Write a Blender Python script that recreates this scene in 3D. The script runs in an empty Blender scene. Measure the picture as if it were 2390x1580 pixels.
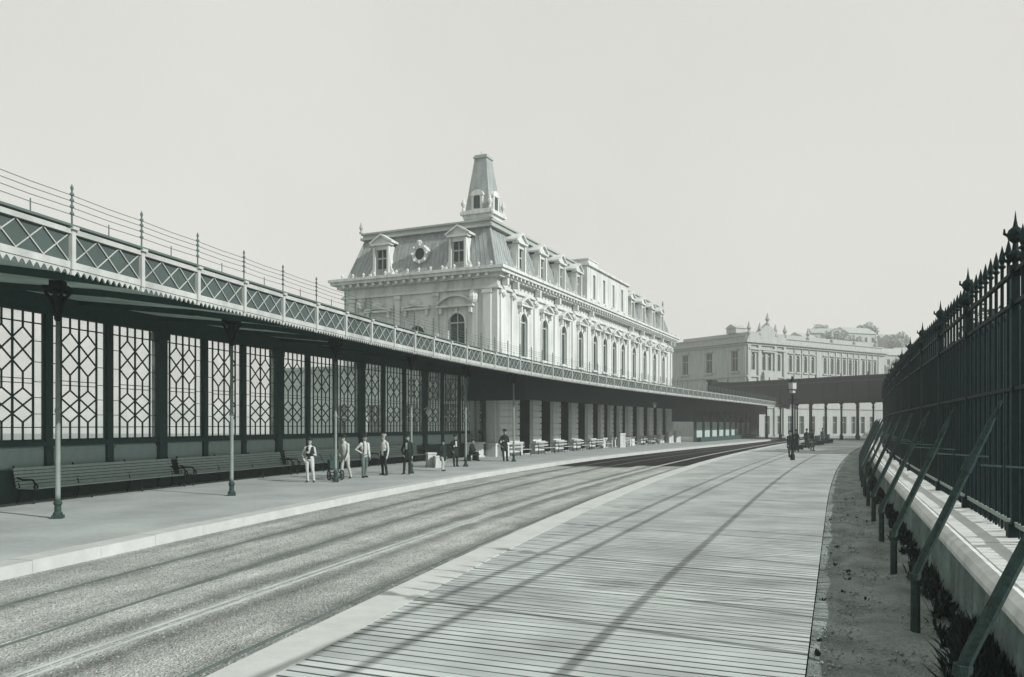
import bpy, bmesh, math, random
import numpy as np
from mathutils import Vector, Matrix
from mathutils.geometry import tessellate_polygon

random.seed(7)
C = bpy.context.scene.collection
SC = bpy.context.scene
R = math.radians

# ---------------------------------------------------------------- camera, sky, sun, exposure
EYE = 2.2
cam_d = bpy.data.cameras.new('camera')
cam = bpy.data.objects.new('camera', cam_d)
C.objects.link(cam)
cam.location = (0, 0, EYE)
cam.rotation_euler = (R(90), 0, 0)
cam_d.sensor_width = 36.0
cam_d.lens = 1850 / 2390 * 36.0
cam_d.shift_y = 0.0837
cam_d.clip_start = 0.1
cam_d.clip_end = 4000
SC.camera = cam

SUN_EL = R(31.2)
SUN_H = Vector((0.855, -0.519, 0)).normalized()      # towards the sun, on the ground
SUN_DIR = Vector((SUN_H.x * math.cos(SUN_EL), SUN_H.y * math.cos(SUN_EL), math.sin(SUN_EL)))
world = bpy.data.worlds.new('World')
SC.world = world
world.use_nodes = True
wn = world.node_tree
wn.nodes.clear()
sky = wn.nodes.new('ShaderNodeTexSky')
sky.sky_type = 'NISHITA'
sky.sun_disc = False
sky.sun_elevation = SUN_EL
sky.sun_rotation = math.atan2(SUN_H.x, SUN_H.y)
bw = wn.nodes.new('ShaderNodeRGBToBW')
pw = wn.nodes.new('ShaderNodeMath'); pw.operation = 'POWER'; pw.inputs[1].default_value = 0.10
tint = wn.nodes.new('ShaderNodeVectorMath'); tint.operation = 'SCALE'
tint.inputs[0].default_value = (6.70, 6.71, 6.28)
bg = wn.nodes.new('ShaderNodeBackground'); bg.inputs['Strength'].default_value = 0.1
wo = wn.nodes.new('ShaderNodeOutputWorld')
wn.links.new(sky.outputs[0], bw.inputs[0])
wn.links.new(bw.outputs[0], pw.inputs[0])
wtc = wn.nodes.new('ShaderNodeTexCoord')
wnz = wn.nodes.new('ShaderNodeTexNoise'); wnz.inputs['Scale'].default_value = 2.2; wnz.inputs['Detail'].default_value = 5
wn.links.new(wtc.outputs['Generated'], wnz.inputs['Vector'])
wmr = wn.nodes.new('ShaderNodeMapRange'); wmr.inputs['From Min'].default_value = 0.3; wmr.inputs['From Max'].default_value = 0.7
wmr.inputs['To Min'].default_value = 0.955; wmr.inputs['To Max'].default_value = 1.04      # thin uneven overcast
wn.links.new(wnz.outputs['Fac'], wmr.inputs['Value'])
wmu = wn.nodes.new('ShaderNodeMath'); wmu.operation = 'MULTIPLY'
wn.links.new(pw.outputs[0], wmu.inputs[0]); wn.links.new(wmr.outputs[0], wmu.inputs[1])
wn.links.new(wmu.outputs[0], tint.inputs['Scale'])
wn.links.new(tint.outputs[0], bg.inputs[0])
wn.links.new(bg.outputs[0], wo.inputs[0])

sun_d = bpy.data.lights.new('sun', 'SUN')
sun_d.energy = 5.0
sun_d.angle = R(0.42)
sun_d.color = (1.0, 0.99, 0.965)
sun = bpy.data.objects.new('sun', sun_d)
C.objects.link(sun)
sun.rotation_euler = SUN_DIR.to_track_quat('Z', 'Y').to_euler()

SC.view_settings.view_transform = 'Standard'
SC.view_settings.look = 'None'
SC.view_settings.exposure = 0.0
SC.view_settings.gamma = 1.0

# ---------------------------------------------------------------- helpers
def lin(c):
    c = c / 255.0
    return c / 12.92 if c <= 0.04045 else ((c + 0.055) / 1.055) ** 2.4

MATS = {}
def M(key, rgb, light=1.0, var=0.12, scale=3.0, rough=0.8, bump=0.0, bscale=30.0, spec=0.3, stain=0.0, stscale=0.5, streak=0.0):
    """a worn, slightly uneven surface; rgb is the sRGB tone it should show under 'light' times a white reference"""
    if key in MATS:
        return MATS[key]
    m = bpy.data.materials.new(key)
    m.use_nodes = True
    nt = m.node_tree
    b = nt.nodes['Principled BSDF']
    base = [min(0.9, lin(c) / light * k) for c, k in zip(rgb, (0.965, 1.0, 1.035))]
    tc = nt.nodes.new('ShaderNodeTexCoord')
    nz = nt.nodes.new('ShaderNodeTexNoise')
    nz.inputs['Scale'].default_value = scale
    nz.inputs['Detail'].default_value = 8
    nz.inputs['Roughness'].default_value = 0.65
    nt.links.new(tc.outputs['Object'], nz.inputs['Vector'])
    rp = nt.nodes.new('ShaderNodeMapRange')
    rp.inputs['From Min'].default_value = 0.3
    rp.inputs['From Max'].default_value = 0.7
    rp.inputs['To Min'].default_value = 1 - var
    rp.inputs['To Max'].default_value = 1 + var
    nt.links.new(nz.outputs['Fac'], rp.inputs['Value'])
    val = rp.outputs[0]
    if stain:
        n2 = nt.nodes.new('ShaderNodeTexNoise')
        n2.inputs['Scale'].default_value = stscale
        n2.inputs['Detail'].default_value = 5
        nt.links.new(tc.outputs['Object'], n2.inputs['Vector'])
        r2 = nt.nodes.new('ShaderNodeMapRange')
        r2.inputs['From Min'].default_value = 0.35
        r2.inputs['From Max'].default_value = 0.65
        r2.inputs['To Min'].default_value = 1 - stain
        r2.inputs['To Max'].default_value = 1 + stain * 0.5
        nt.links.new(n2.outputs['Fac'], r2.inputs['Value'])
        mu = nt.nodes.new('ShaderNodeMath'); mu.operation = 'MULTIPLY'
        nt.links.new(val, mu.inputs[0]); nt.links.new(r2.outputs[0], mu.inputs[1])
        val = mu.outputs[0]
    if streak:
        mp3 = nt.nodes.new('ShaderNodeMapping'); mp3.inputs['Scale'].default_value = (2.6, 2.6, 0.22)
        nt.links.new(tc.outputs['Object'], mp3.inputs[0])
        n3 = nt.nodes.new('ShaderNodeTexNoise'); n3.inputs['Scale'].default_value = 1.0; n3.inputs['Detail'].default_value = 6
        nt.links.new(mp3.outputs[0], n3.inputs['Vector'])
        r3 = nt.nodes.new('ShaderNodeMapRange')
        r3.inputs['From Min'].default_value = 0.42; r3.inputs['From Max'].default_value = 0.72
        r3.inputs['To Min'].default_value = 1.0; r3.inputs['To Max'].default_value = 1 - streak
        nt.links.new(n3.outputs['Fac'], r3.inputs['Value'])
        mu3 = nt.nodes.new('ShaderNodeMath'); mu3.operation = 'MULTIPLY'
        nt.links.new(val, mu3.inputs[0]); nt.links.new(r3.outputs[0], mu3.inputs[1])
        val = mu3.outputs[0]
    sc = nt.nodes.new('ShaderNodeVectorMath'); sc.operation = 'SCALE'
    sc.inputs[0].default_value = base
    nt.links.new(val, sc.inputs['Scale'])
    nt.links.new(sc.outputs[0], b.inputs['Base Color'])
    b.inputs['Roughness'].default_value = rough
    b.inputs['Specular IOR Level'].default_value = spec
    if bump:
        nb = nt.nodes.new('ShaderNodeTexNoise')
        nb.inputs['Scale'].default_value = bscale
        nb.inputs['Detail'].default_value = 4
        nt.links.new(tc.outputs['Object'], nb.inputs['Vector'])
        bp = nt.nodes.new('ShaderNodeBump')
        bp.inputs['Strength'].default_value = bump
        bp.inputs['Distance'].default_value = 0.02
        nt.links.new(nb.outputs['Fac'], bp.inputs['Height'])
        nt.links.new(bp.outputs[0], b.inputs['Normal'])
    MATS[key] = m
    return m

def stripes(key, rgb, light, period, gap, depth=0.35, var=0.12, axis=0, gapdark=0.35, grain=True):
    """boards laid side by side: UV x runs along the boards' stacking direction (metres)"""
    m = M(key, rgb, light, var=0.10, scale=1.2, rough=0.85, stain=0.24, stscale=0.55)
    nt = m.node_tree
    b = nt.nodes['Principled BSDF']
    old = b.inputs['Base Color'].links[0].from_socket
    uv = nt.nodes.new('ShaderNodeUVMap')
    sp = nt.nodes.new('ShaderNodeSeparateXYZ')
    nt.links.new(uv.outputs[0], sp.inputs[0])
    dv = nt.nodes.new('ShaderNodeMath'); dv.operation = 'DIVIDE'; dv.inputs[1].default_value = period
    nt.links.new(sp.outputs[axis], dv.inputs[0])
    fl = nt.nodes.new('ShaderNodeMath'); fl.operation = 'FLOOR'
    nt.links.new(dv.outputs[0], fl.inputs[0])
    fr = nt.nodes.new('ShaderNodeMath'); fr.operation = 'FRACT'
    nt.links.new(dv.outputs[0], fr.inputs[0])
    wnz = nt.nodes.new('ShaderNodeTexWhiteNoise'); wnz.noise_dimensions = '1D'
    nt.links.new(fl.outputs[0], wnz.inputs['W'])
    # uneven seam: its width differs from board to board
    gw = nt.nodes.new('ShaderNodeMapRange')
    gw.inputs['To Min'].default_value = gap * 0.35 / period
    gw.inputs['To Max'].default_value = gap * 1.6 / period
    nt.links.new(wnz.outputs['Value'], gw.inputs['Value'])
    lt = nt.nodes.new('ShaderNodeMath'); lt.operation = 'LESS_THAN'
    nt.links.new(fr.outputs[0], lt.inputs[0]); nt.links.new(gw.outputs[0], lt.inputs[1])
    tone = nt.nodes.new('ShaderNodeMapRange')
    tone.inputs['To Min'].default_value = 1 - var
    tone.inputs['To Max'].default_value = 1 + var
    nt.links.new(wnz.outputs['Value'], tone.inputs['Value'])
    mx = nt.nodes.new('ShaderNodeMix'); mx.data_type = 'FLOAT'
    nt.links.new(lt.outputs[0], mx.inputs['Factor'])
    nt.links.new(tone.outputs[0], mx.inputs[2])
    mx.inputs[3].default_value = gapdark
    out = mx.outputs[0]
    if grain:
        mp = nt.nodes.new('ShaderNodeMapping')
        mp.inputs['Scale'].default_value = (45, 2.0, 1) if axis == 0 else (2.0, 45, 1)
        nt.links.new(uv.outputs[0], mp.inputs[0])
        gn = nt.nodes.new('ShaderNodeTexNoise'); gn.inputs['Scale'].default_value = 1; gn.inputs['Detail'].default_value = 5
        nt.links.new(mp.outputs[0], gn.inputs['Vector'])
        g2 = nt.nodes.new('ShaderNodeMapRange'); g2.inputs['To Min'].default_value = 0.78; g2.inputs['To Max'].default_value = 1.22
        nt.links.new(gn.outputs['Fac'], g2.inputs['Value'])
        mm = nt.nodes.new('ShaderNodeMath'); mm.operation = 'MULTIPLY'
        nt.links.new(out, mm.inputs[0]); nt.links.new(g2.outputs[0], mm.inputs[1])
        out = mm.outputs[0]
    s2 = nt.nodes.new('ShaderNodeVectorMath'); s2.operation = 'SCALE'
    nt.links.new(old, s2.inputs[0]); nt.links.new(out, s2.inputs['Scale'])
    nt.links.new(s2.outputs[0], b.inputs['Base Color'])
    iv = nt.nodes.new('ShaderNodeMath'); iv.operation = 'SUBTRACT'; iv.inputs[0].default_value = 1
    nt.links.new(lt.outputs[0], iv.inputs[1])
    bp = nt.nodes.new('ShaderNodeBump'); bp.inputs['Strength'].default_value = depth; bp.inputs['Distance'].default_value = 0.02
    nt.links.new(iv.outputs[0], bp.inputs['Height'])
    nt.links.new(bp.outputs[0], b.inputs['Normal'])
    return m

Z = Vector((0, 0, 1))
def V(*a):
    return Vector(a if len(a) == 3 else (a[0], a[1], 0))

class MB:
    """collects simple solids and links them as one mesh object"""
    def __init__(self):
        self.v = []; self.f = []; self.uv = []; self.has_uv = False
    def add(self, vs, fs, uvs=None):
        n = len(self.v)
        self.v.extend([tuple(p) for p in vs])
        for k, f in enumerate(fs):
            self.f.append([i + n for i in f])
            if uvs:
                self.has_uv = True
                self.uv.append([uvs[i] for i in f])
            else:
                self.uv.append([(0, 0)] * len(f))
        return self
    def obox(self, c, ax, ay, az):
        c = Vector(c)
        vs = [c + ax * i + ay * j + az * k for k in (-1, 1) for j in (-1, 1) for i in (-1, 1)]
        return self.add(vs, [(0, 2, 3, 1), (4, 5, 7, 6), (0, 1, 5, 4), (2, 6, 7, 3), (0, 4, 6, 2), (1, 3, 7, 5)])
    def box(self, c, s, rz=0.0):
        cr, sr = math.cos(rz), math.sin(rz)
        return self.obox(c, Vector((cr, sr, 0)) * s[0] / 2, Vector((-sr, cr, 0)) * s[1] / 2, Z * s[2] / 2)
    def fbox(self, o, a, n, s0, s1, d0, d1, z0, z1):
        """box in a facade's frame: s along a, d out along n"""
        c = Vector(o) + a * (s0 + s1) / 2 + n * (d0 + d1) / 2 + Z * (z0 + z1) / 2
        return self.obox(c, a * (s1 - s0) / 2, n * (d1 - d0) / 2, Z * (z1 - z0) / 2)
    def beam(self, p, q, w, h, up=Z):
        p, q = Vector(p), Vector(q)
        d = q - p
        L = d.length
        if L < 1e-6:
            return self
        d /= L
        side = d.cross(up)
        if side.length < 1e-4:
            side = d.cross(Vector((1, 0, 0)))
        side.normalize()
        u2 = side.cross(d)
        return self.obox((p + q) / 2, d * L / 2, side * w / 2, u2 * h / 2)
    def tube(self, pts, radii, n=8, cap=True):
        pts = [Vector(p) for p in pts]
        if not hasattr(radii, '__len__'):
            radii = [radii] * len(pts)
        vs, fs = [], []
        prev = None
        for i, p in enumerate(pts):
            d = (pts[min(i + 1, len(pts) - 1)] - pts[max(i - 1, 0)]).normalized()
            if prev is None:
                ref = Z if abs(d.z) < 0.9 else Vector((1, 0, 0))
                x = d.cross(ref).normalized()
            else:
                x = (prev - d * prev.dot(d)).normalized()
            prev = x
            y = d.cross(x)
            for k in range(n):
                a = 2 * math.pi * k / n
                vs.append(p + (x * math.cos(a) + y * math.sin(a)) * radii[i])
        for i in range(len(pts) - 1):
            for k in range(n):
                a, b = i * n + k, i * n + (k + 1) % n
                fs.append((a, b, b + n, a + n))
        if cap:
            fs.append(tuple(range(n - 1, -1, -1)))
            fs.append(tuple(range((len(pts) - 1) * n, len(pts) * n)))
        return self.add(vs, fs)
    def lathe(self, prof, c=(0, 0, 0), n=12):
        return self.tube([Vector(c) + Z * z for r, z in prof], [max(r, 1e-3) for r, z in prof], n)
    def prism(self, poly, o, ux, uy, dv):
        """flat polygon (2-D points) in the frame o,ux,uy pushed along dv"""
        o = Vector(o)
        a = [o + ux * x + uy * y for x, y in poly]
        n = len(a)
        vs = a + [p + dv for p in a]
        fs = [tuple(range(n)), tuple(range(2 * n - 1, n - 1, -1))]
        fs += [(i, (i + 1) % n, n + (i + 1) % n, n + i) for i in range(n)]
        return self.add(vs, fs)
    def blob(self, c, r, n=10, m=7):
        c = Vector(c)
        r = Vector(r) if hasattr(r, '__len__') else Vector((r, r, r))
        vs = [c + Vector((0, 0, -r.z))]
        for j in range(1, m):
            t = math.pi * j / m
            for k in range(n):
                a = 2 * math.pi * k / n
                vs.append(c + Vector((r.x * math.sin(t) * math.cos(a), r.y * math.sin(t) * math.sin(a), -r.z * math.cos(t))))
        vs.append(c + Vector((0, 0, r.z)))
        fs = [(0, 1 + (k + 1) % n, 1 + k) for k in range(n)]
        for j in range(m - 2):
            for k in range(n):
                a, b = 1 + j * n + k, 1 + j * n + (k + 1) % n
                fs.append((a, b, b + n, a + n))
        L = len(vs) - 1
        fs += [(L, 1 + (m - 2) * n + k, 1 + (m - 2) * n + (k + 1) % n) for k in range(n)]
        return self.add(vs, fs)
    def sweep(self, path, prof, s0, s1, step=1.0, closed=True, ends=True):
        """profile of (left offset, z) along a plan path; UV = (metres along, metres around)"""
        n = max(1, int(math.ceil((s1 - s0) / step)))
        m = len(prof)
        cum = [0.0]
        for i in range(m - 1):
            cum.append(cum[-1] + math.hypot(prof[i + 1][0] - prof[i][0], prof[i + 1][1] - prof[i][1]))
        vs, uvs, fs = [], [], []
        for i in range(n + 1):
            s = s0 + (s1 - s0) * i / n
            for j, (d, z) in enumerate(prof):
                vs.append(path.at(s, d, z)); uvs.append((s, cum[j]))
        mm = m if closed else m - 1
        for i in range(n):
            for j in range(mm):
                a, b = i * m + j, i * m + (j + 1) % m
                fs.append((a, b, b + m, a + m))
        if closed and ends:
            fs.append(tuple(range(m - 1, -1, -1)))
            fs.append(tuple(range(n * m, n * m + m)))
        return self.add(vs, fs, uvs)
    def build(self, name, mat, parent=None, smooth=False, fix=True):
        me = bpy.data.meshes.new(name)
        me.from_pydata(self.v, [], self.f)
        if self.has_uv:
            ul = me.uv_layers.new(name='UVMap')
            flat = [c for poly in self.uv for c in poly]
            for i, c in enumerate(flat):
                ul.data[i].uv = c
        if fix:
            bm = bmesh.new(); bm.from_mesh(me)
            bmesh.ops.recalc_face_normals(bm, faces=bm.faces)
            bm.to_mesh(me); bm.free()
        if smooth:
            me.polygons.foreach_set('use_smooth', [True] * len(me.polygons))
        me.materials.append(mat)
        return link(name, me, parent)

def link(name, me, parent=None):
    o = bpy.data.objects.new(name, me)
    C.objects.link(o)
    if parent:
        o.parent = parent
        o.matrix_parent_inverse = Matrix.Translation(parent.location).inverted() if parent.rotation_euler.z == 0 and not parent.get('local') else Matrix()
    return o

def tag(o, label=None, cat=None, group=None, kind=None):
    if label: o['label'] = label
    if cat: o['category'] = cat
    if group: o['group'] = group
    if kind: o['kind'] = kind
    return o

def thing(name, label, cat, loc=(0, 0, 0), rz=0.0, group=None, local=False):
    """Empty at the thing's base. local: children are modelled round the origin; else in world coordinates"""
    o = bpy.data.objects.new(name, None)
    o.empty_display_size = 0.3
    C.objects.link(o)
    o.location = loc
    o.rotation_euler = (0, 0, rz)
    if local:
        o['local'] = 1
    return tag(o, label, cat, group)

def sub(name, me, mat_unused, parent):
    return link(name, me, parent)

def kids(o):
    return list(o.children)

def copy_tree(o, parent=None):
    c = o.copy()
    C.objects.link(c)
    if parent:
        c.parent = parent
    for ch in kids(o):
        copy_tree(ch, c)
    return c

class Path:
    """plan curve from (y, x) points, smoothed by a polynomial, arc-length sampled"""
    def __init__(self, pts=None, deg=3, y0=0, y1=100, xy=None):
        if xy is None:
            p = np.polyfit([a for a, b in pts], [b for a, b in pts], deg)
            y = np.linspace(y0, y1, 1600)
            x = np.polyval(p, y)
        else:
            x, y = xy
        self.x, self.y = x, y
        ds = np.hypot(np.diff(x), np.diff(y))
        self.s = np.concatenate([[0], np.cumsum(ds)])
        self.L = float(self.s[-1])
        tx, ty = np.gradient(x, self.s), np.gradient(y, self.s)
        n = np.hypot(tx, ty)
        self.tx, self.ty = tx / n, ty / n
    def at(self, s, d=0.0, z=0.0):
        x = np.interp(s, self.s, self.x); y = np.interp(s, self.s, self.y)
        tx = np.interp(s, self.s, self.tx); ty = np.interp(s, self.s, self.ty)
        return Vector((x - ty * d, y + tx * d, z))
    def tan(self, s):
        return Vector((np.interp(s, self.s, self.tx), np.interp(s, self.s, self.ty), 0)).normalized()
    def left(self, s):
        t = self.tan(s)
        return Vector((-t.y, t.x, 0))
    def sy(self, y):
        return float(np.interp(y, self.y, self.s))
    def off(self, d):
        return Path(xy=(self.x - self.ty * d, self.y + self.tx * d))

def facade(mb, o, a, n, outer, holes, depth=0.35, depths=None):
    """wall face with real openings: outer and holes are (s, z) polygons; reveals go in by depth"""
    o = Vector(o)
    polys = [outer] + holes
    tris = tessellate_polygon([[Vector((s, z, 0)) for s, z in p] for p in polys])
    flat = [q for p in polys for q in p]
    mb.add([o + a * s + Z * z for s, z in flat], [tuple(t) for t in tris])
    for i_, h in enumerate(holes):
        k = len(h)
        dp = depths[i_] if depths else depth
        vs = [o + a * s + Z * z for s, z in h] + [o + a * s + Z * z - n * dp for s, z in h]
        mb.add(vs, [(i, (i + 1) % k, k + (i + 1) % k, k + i) for i in range(k)])
    return mb

def arch_hole(s, w, z0, z1, seg=8):
    """opening with a round head: z1 is the crown"""
    r = w / 2
    pts = [(s - r, z0), (s + r, z0)]
    for i in range(seg + 1):
        t = math.pi * i / seg
        pts.append((s + r * math.cos(t), z1 - r + r * math.sin(t)))
    return pts
def rect_hole(s, w, z0, z1):
    return [(s - w / 2, z0), (s + w / 2, z0), (s + w / 2, z1), (s - w / 2, z1)]
def hole_pane(mb, o, a, n, h, depth):
    o = Vector(o)
    mb.add([o + a * s + Z * z - n * depth for s, z in h], [tuple(range(len(h)))])

# ---------------------------------------------------------------- materials (old green-black print: every tone runs from teal ink to paper)
LIT = 1.5
m_platform = M('platform_paving', (192, 197, 192), LIT, var=0.08, scale=6, rough=0.9, bump=0.25, bscale=90, stain=0.16, stscale=0.5)
m_coping = M('coping_stone', (212, 214, 208), LIT, var=0.07, scale=5, rough=0.85, bump=0.2, bscale=40, stain=0.08, stscale=1.2)
m_stone = M('pale_stone', (214, 216, 210), 1.2, var=0.06, scale=4, rough=0.85, bump=0.2, bscale=25, stain=0.08, stscale=0.6, streak=0.30)
m_stone2 = M('carved_stone', (216, 218, 212), 1.2, var=0.07, scale=9, rough=0.8, streak=0.30)
m_far_stone = M('rendered_stone', (206, 210, 203), 1.75, var=0.07, scale=2, rough=0.9, streak=0.25)
m_slate = M('roof_slate', (174, 181, 177), 1.5, var=0.14, scale=5, rough=0.7, stain=0.10, stscale=0.8, streak=0.3)
m_lead = M('roof_lead', (182, 188, 181), 1.5, var=0.1, scale=3, rough=0.7)
m_glass = M('window_glass', (38, 55, 52), 0.9, var=0.3, scale=1.5, rough=0.25, spec=0.25)
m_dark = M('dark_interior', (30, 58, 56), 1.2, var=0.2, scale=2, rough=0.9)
m_iron = M('painted_iron', (20, 40, 39), 1.1, var=0.3, scale=8, rough=0.7, spec=0.15)
m_iron2 = M('worn_iron', (54, 72, 68), 1.35, var=0.4, scale=14, rough=0.75, bump=0.4, bscale=40, spec=0.15)
m_column = M('column_paint', (150, 160, 153), 1.5, var=0.15, scale=6, rough=0.6)
m_white = M('white_paint', (212, 215, 208), 1.6, var=0.08, scale=5, rough=0.7, stain=0.12, stscale=1.0, streak=0.25)
m_panel = M('fascia_board', (86, 100, 96), 1.6, var=0.10, scale=2.5, rough=0.85, stain=0.12, stscale=1.0)
m_timber = M('dark_timber', (36, 62, 59), 0.85, var=0.15, scale=5, rough=0.8)
m_dado = M('grey_board', (116, 128, 124), 0.62, var=0.10, scale=3, rough=0.85)
m_benchw = M('bench_wood', (150, 162, 155), 0.85, var=0.15, scale=8, rough=0.75)
m_earth = M('earth', (152, 161, 155), LIT, var=0.42, scale=30, rough=1.0, bump=1.0, bscale=60, stain=0.35, stscale=1.6)
m_ground = M('dusty_ground', (150, 160, 152), LIT, var=0.15, scale=0.8, rough=1.0, bump=0.4, bscale=8, stain=0.15, stscale=0.08)
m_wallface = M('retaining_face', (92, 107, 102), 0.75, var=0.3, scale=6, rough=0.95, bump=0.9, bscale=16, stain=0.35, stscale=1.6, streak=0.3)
m_pier = M('pier_stone', (228, 230, 225), 1.15, var=0.06, scale=5, rough=0.9, bump=0.2, bscale=25, streak=0.15)
m_slab = M('white_slab', (222, 224, 218), 1.3, var=0.05, scale=3, rough=0.8, stain=0.06, stscale=1.5)
m_leaf = M('dark_leaves', (20, 40, 38), 0.95, var=0.45, scale=2.5, rough=0.7)
m_leaf_far = M('hazed_hill_leaves', (160, 170, 164), 1.1, var=0.3, scale=0.4, rough=0.9)  # leaf colour paled to carry the fade of distant haze
m_bark = M('bark', (30, 50, 47), 1.0, var=0.25, scale=6, rough=0.95)
m_rail = M('rail_steel', (182, 188, 182), LIT, var=0.2, scale=3, rough=0.5, spec=0.4)
m_rust = M('dull_rail', (98, 110, 104), LIT, var=0.2, scale=3, rough=0.8)
m_hill = M('hazed_hill_slope', (206, 210, 204), 1.3, var=0.08, scale=0.02, rough=1.0, stain=0.1, stscale=0.008)  # haze is put into the slope's pale colour
m_wire = M('grey_wire', (96, 114, 109), 1.4, var=0.1, scale=2, rough=0.6)

# ---------------------------------------------------------------- plan curves
PF = Path([(5, -9.3), (12, -8), (16, -7.2), (20, -6.15), (25.6, -4.2), (27, -3.9), (30, -3.05), (35, -1.65), (45, 2.05), (49, 3.7), (55, 6.5), (65, 11.5), (86, 22.4), (123, 41.6), (145, 53.3)], 5, 4, 141)
PR = Path([(2, -4.1), (6.9, -2.67), (13.5, -0.69), (15.3, 0.04), (23.8, 2.68), (44.2, 9.97), (55.8, 15.0), (70, 21.4), (86, 29.0), (123, 46.5)], 3, -6, 150)
def kerb_x(y, c):
    y = np.asarray(y, float)
    return c + 0.41 * y + 0.0008 * np.maximum(0, y - 20) ** 2
yy = np.linspace(-8, 140, 1500)
PB = Path(xy=(kerb_x(yy, -0.28), yy))       # right edge of the boards
PWB = Path(xy=(kerb_x(yy, 1.44), yy))       # foot of the retaining wall
PFE = Path(xy=(kerb_x(yy, 2.24), yy))       # iron railing
PW = PF.off(8.3)                            # lattice screen

# ---------------------------------------------------------------- ground, track bed, platforms
b = MB()
b.add([(-900, -60, -0.28), (900, -60, -0.28), (900, 1500, -0.28), (-900, 1500, -0.28)], [(0, 1, 2, 3)])
tag(b.build('ground', m_ground), kind='structure')

def loft(pa, pb, y0, y1, n, z, da=0.0, db=0.0, zb=None):
    """sheet between two plan curves; UV x = metres along, y = metres across"""
    vs, uvs, fs = [], [], []
    for i in range(n + 1):
        y = y0 + (y1 - y0) * i / n
        p = pa.at(pa.sy(y), da, z)
        # foot of the perpendicular on the other curve
        sb = pb.sy(y)
        t = pa.tan(pa.sy(y))
        for _ in range(6):
            q = pb.at(sb, db, z if zb is None else zb)
            sb -= (q - p).dot(t)
        q = pb.at(sb, db, z if zb is None else zb)
        vs += [p, q]
        uvs += [(pb.sy(y), 0), (pb.sy(y), (q - p).length)]
    for i in range(n):
        fs.append((2 * i, 2 * i + 1, 2 * i + 3, 2 * i + 2))
    return vs, fs, uvs

# ballast: fine gravel, oily along the rails and near-black beyond 45 m
def ballast(key, soots, far_s):
    m = bpy.data.materials.new(key); m.use_nodes = True
    nt = m.node_tree; bs = nt.nodes['Principled BSDF']
    N = nt.nodes.new; L = nt.links.new
    def math_(op, a=None, b=None, c=None):
        n = N('ShaderNodeMath'); n.operation = op
        for i, x in enumerate((a, b, c)):
            if x is None: continue
            if isinstance(x, (int, float)): n.inputs[i].default_value = x
            else: L(x, n.inputs[i])
        return n.outputs[0]
    def rng(x, a, b, c, d):
        n = N('ShaderNodeMapRange'); L(x, n.inputs['Value'])
        for k, v in zip(('From Min', 'From Max', 'To Min', 'To Max'), (a, b, c, d)): n.inputs[k].default_value = v
        return n.outputs[0]
    tc = N('ShaderNodeTexCoord'); uvn = N('ShaderNodeUVMap')
    vo = N('ShaderNodeTexVoronoi'); vo.inputs['Scale'].default_value = 42
    L(tc.outputs['Object'], vo.inputs['Vector'])
    g = N('ShaderNodeRGBToBW'); L(vo.outputs['Color'], g.inputs[0])
    val = rng(g.outputs[0], 0, 1, 0.5, 1.42)
    mp = N('ShaderNodeMapping'); mp.inputs['Scale'].default_value = (0.15, 2.4, 1); L(uvn.outputs[0], mp.inputs[0])
    ns = N('ShaderNodeTexNoise'); ns.inputs['Scale'].default_value = 1.0; ns.inputs['Detail'].default_value = 6; L(mp.outputs[0], ns.inputs['Vector'])
    val = math_('MULTIPLY', val, rng(ns.outputs['Fac'], 0.3, 0.7, 0.74, 1.18))
    n2 = N('ShaderNodeTexNoise'); n2.inputs['Scale'].default_value = 1.3; n2.inputs['Detail'].default_value = 7; L(tc.outputs['Object'], n2.inputs['Vector'])
    val = math_('MULTIPLY', val, rng(n2.outputs['Fac'], 0.35, 0.7, 1.08, 0.80))
    sx = N('ShaderNodeSeparateXYZ'); L(uvn.outputs[0], sx.inputs[0])
    wob = N('ShaderNodeTexNoise'); wob.inputs['Scale'].default_value = 0.9; wob.inputs['Detail'].default_value = 6; L(tc.outputs['Object'], wob.inputs['Vector'])
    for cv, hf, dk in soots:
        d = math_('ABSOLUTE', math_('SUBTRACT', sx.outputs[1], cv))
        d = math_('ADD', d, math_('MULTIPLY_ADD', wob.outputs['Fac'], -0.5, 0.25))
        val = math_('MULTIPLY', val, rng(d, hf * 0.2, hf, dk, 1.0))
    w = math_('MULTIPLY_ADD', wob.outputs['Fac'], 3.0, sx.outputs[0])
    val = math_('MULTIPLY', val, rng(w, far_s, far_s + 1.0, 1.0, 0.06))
    sc = N('ShaderNodeVectorMath'); sc.operation = 'SCALE'
    sc.inputs[0].default_value = [lin(c) / LIT for c in (203, 209, 204)]
    L(val, sc.inputs['Scale']); L(sc.outputs[0], bs.inputs['Base Color'])
    bs.inputs['Roughness'].default_value = 1.0; bs.inputs['Specular IOR Level'].default_value = 0.1
    bp = N('ShaderNodeBump'); bp.inputs['Strength'].default_value = 0.8; bp.inputs['Distance'].default_value = 0.03
    L(vo.outputs['Distance'], bp.inputs['Height']); L(bp.outputs[0], bs.inputs['Normal'])
    return m
b = MB()
b.sweep(PF, [(-d, -0.2) for d in np.linspace(-0.6, 9.5, 14)], 0, PF.L, 1.0, closed=False)
b.uv = [[(u, v - 0.6) for u, v in f] for f in b.uv]      # uv y measured from the left platform's edge
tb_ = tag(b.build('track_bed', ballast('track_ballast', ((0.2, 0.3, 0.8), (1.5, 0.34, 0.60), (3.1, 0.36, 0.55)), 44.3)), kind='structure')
b = MB()
b.sweep(PR, [(d, -0.196) for d in np.linspace(-0.3, 3.3, 6)], 0, PR.L - 1, 1.0, closed=False)
b.uv = [[(u, v - 0.3) for u, v in f] for f in b.uv]      # uv y measured from the boards' edge
far_r = PR.sy(44.0) + 1.5
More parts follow.
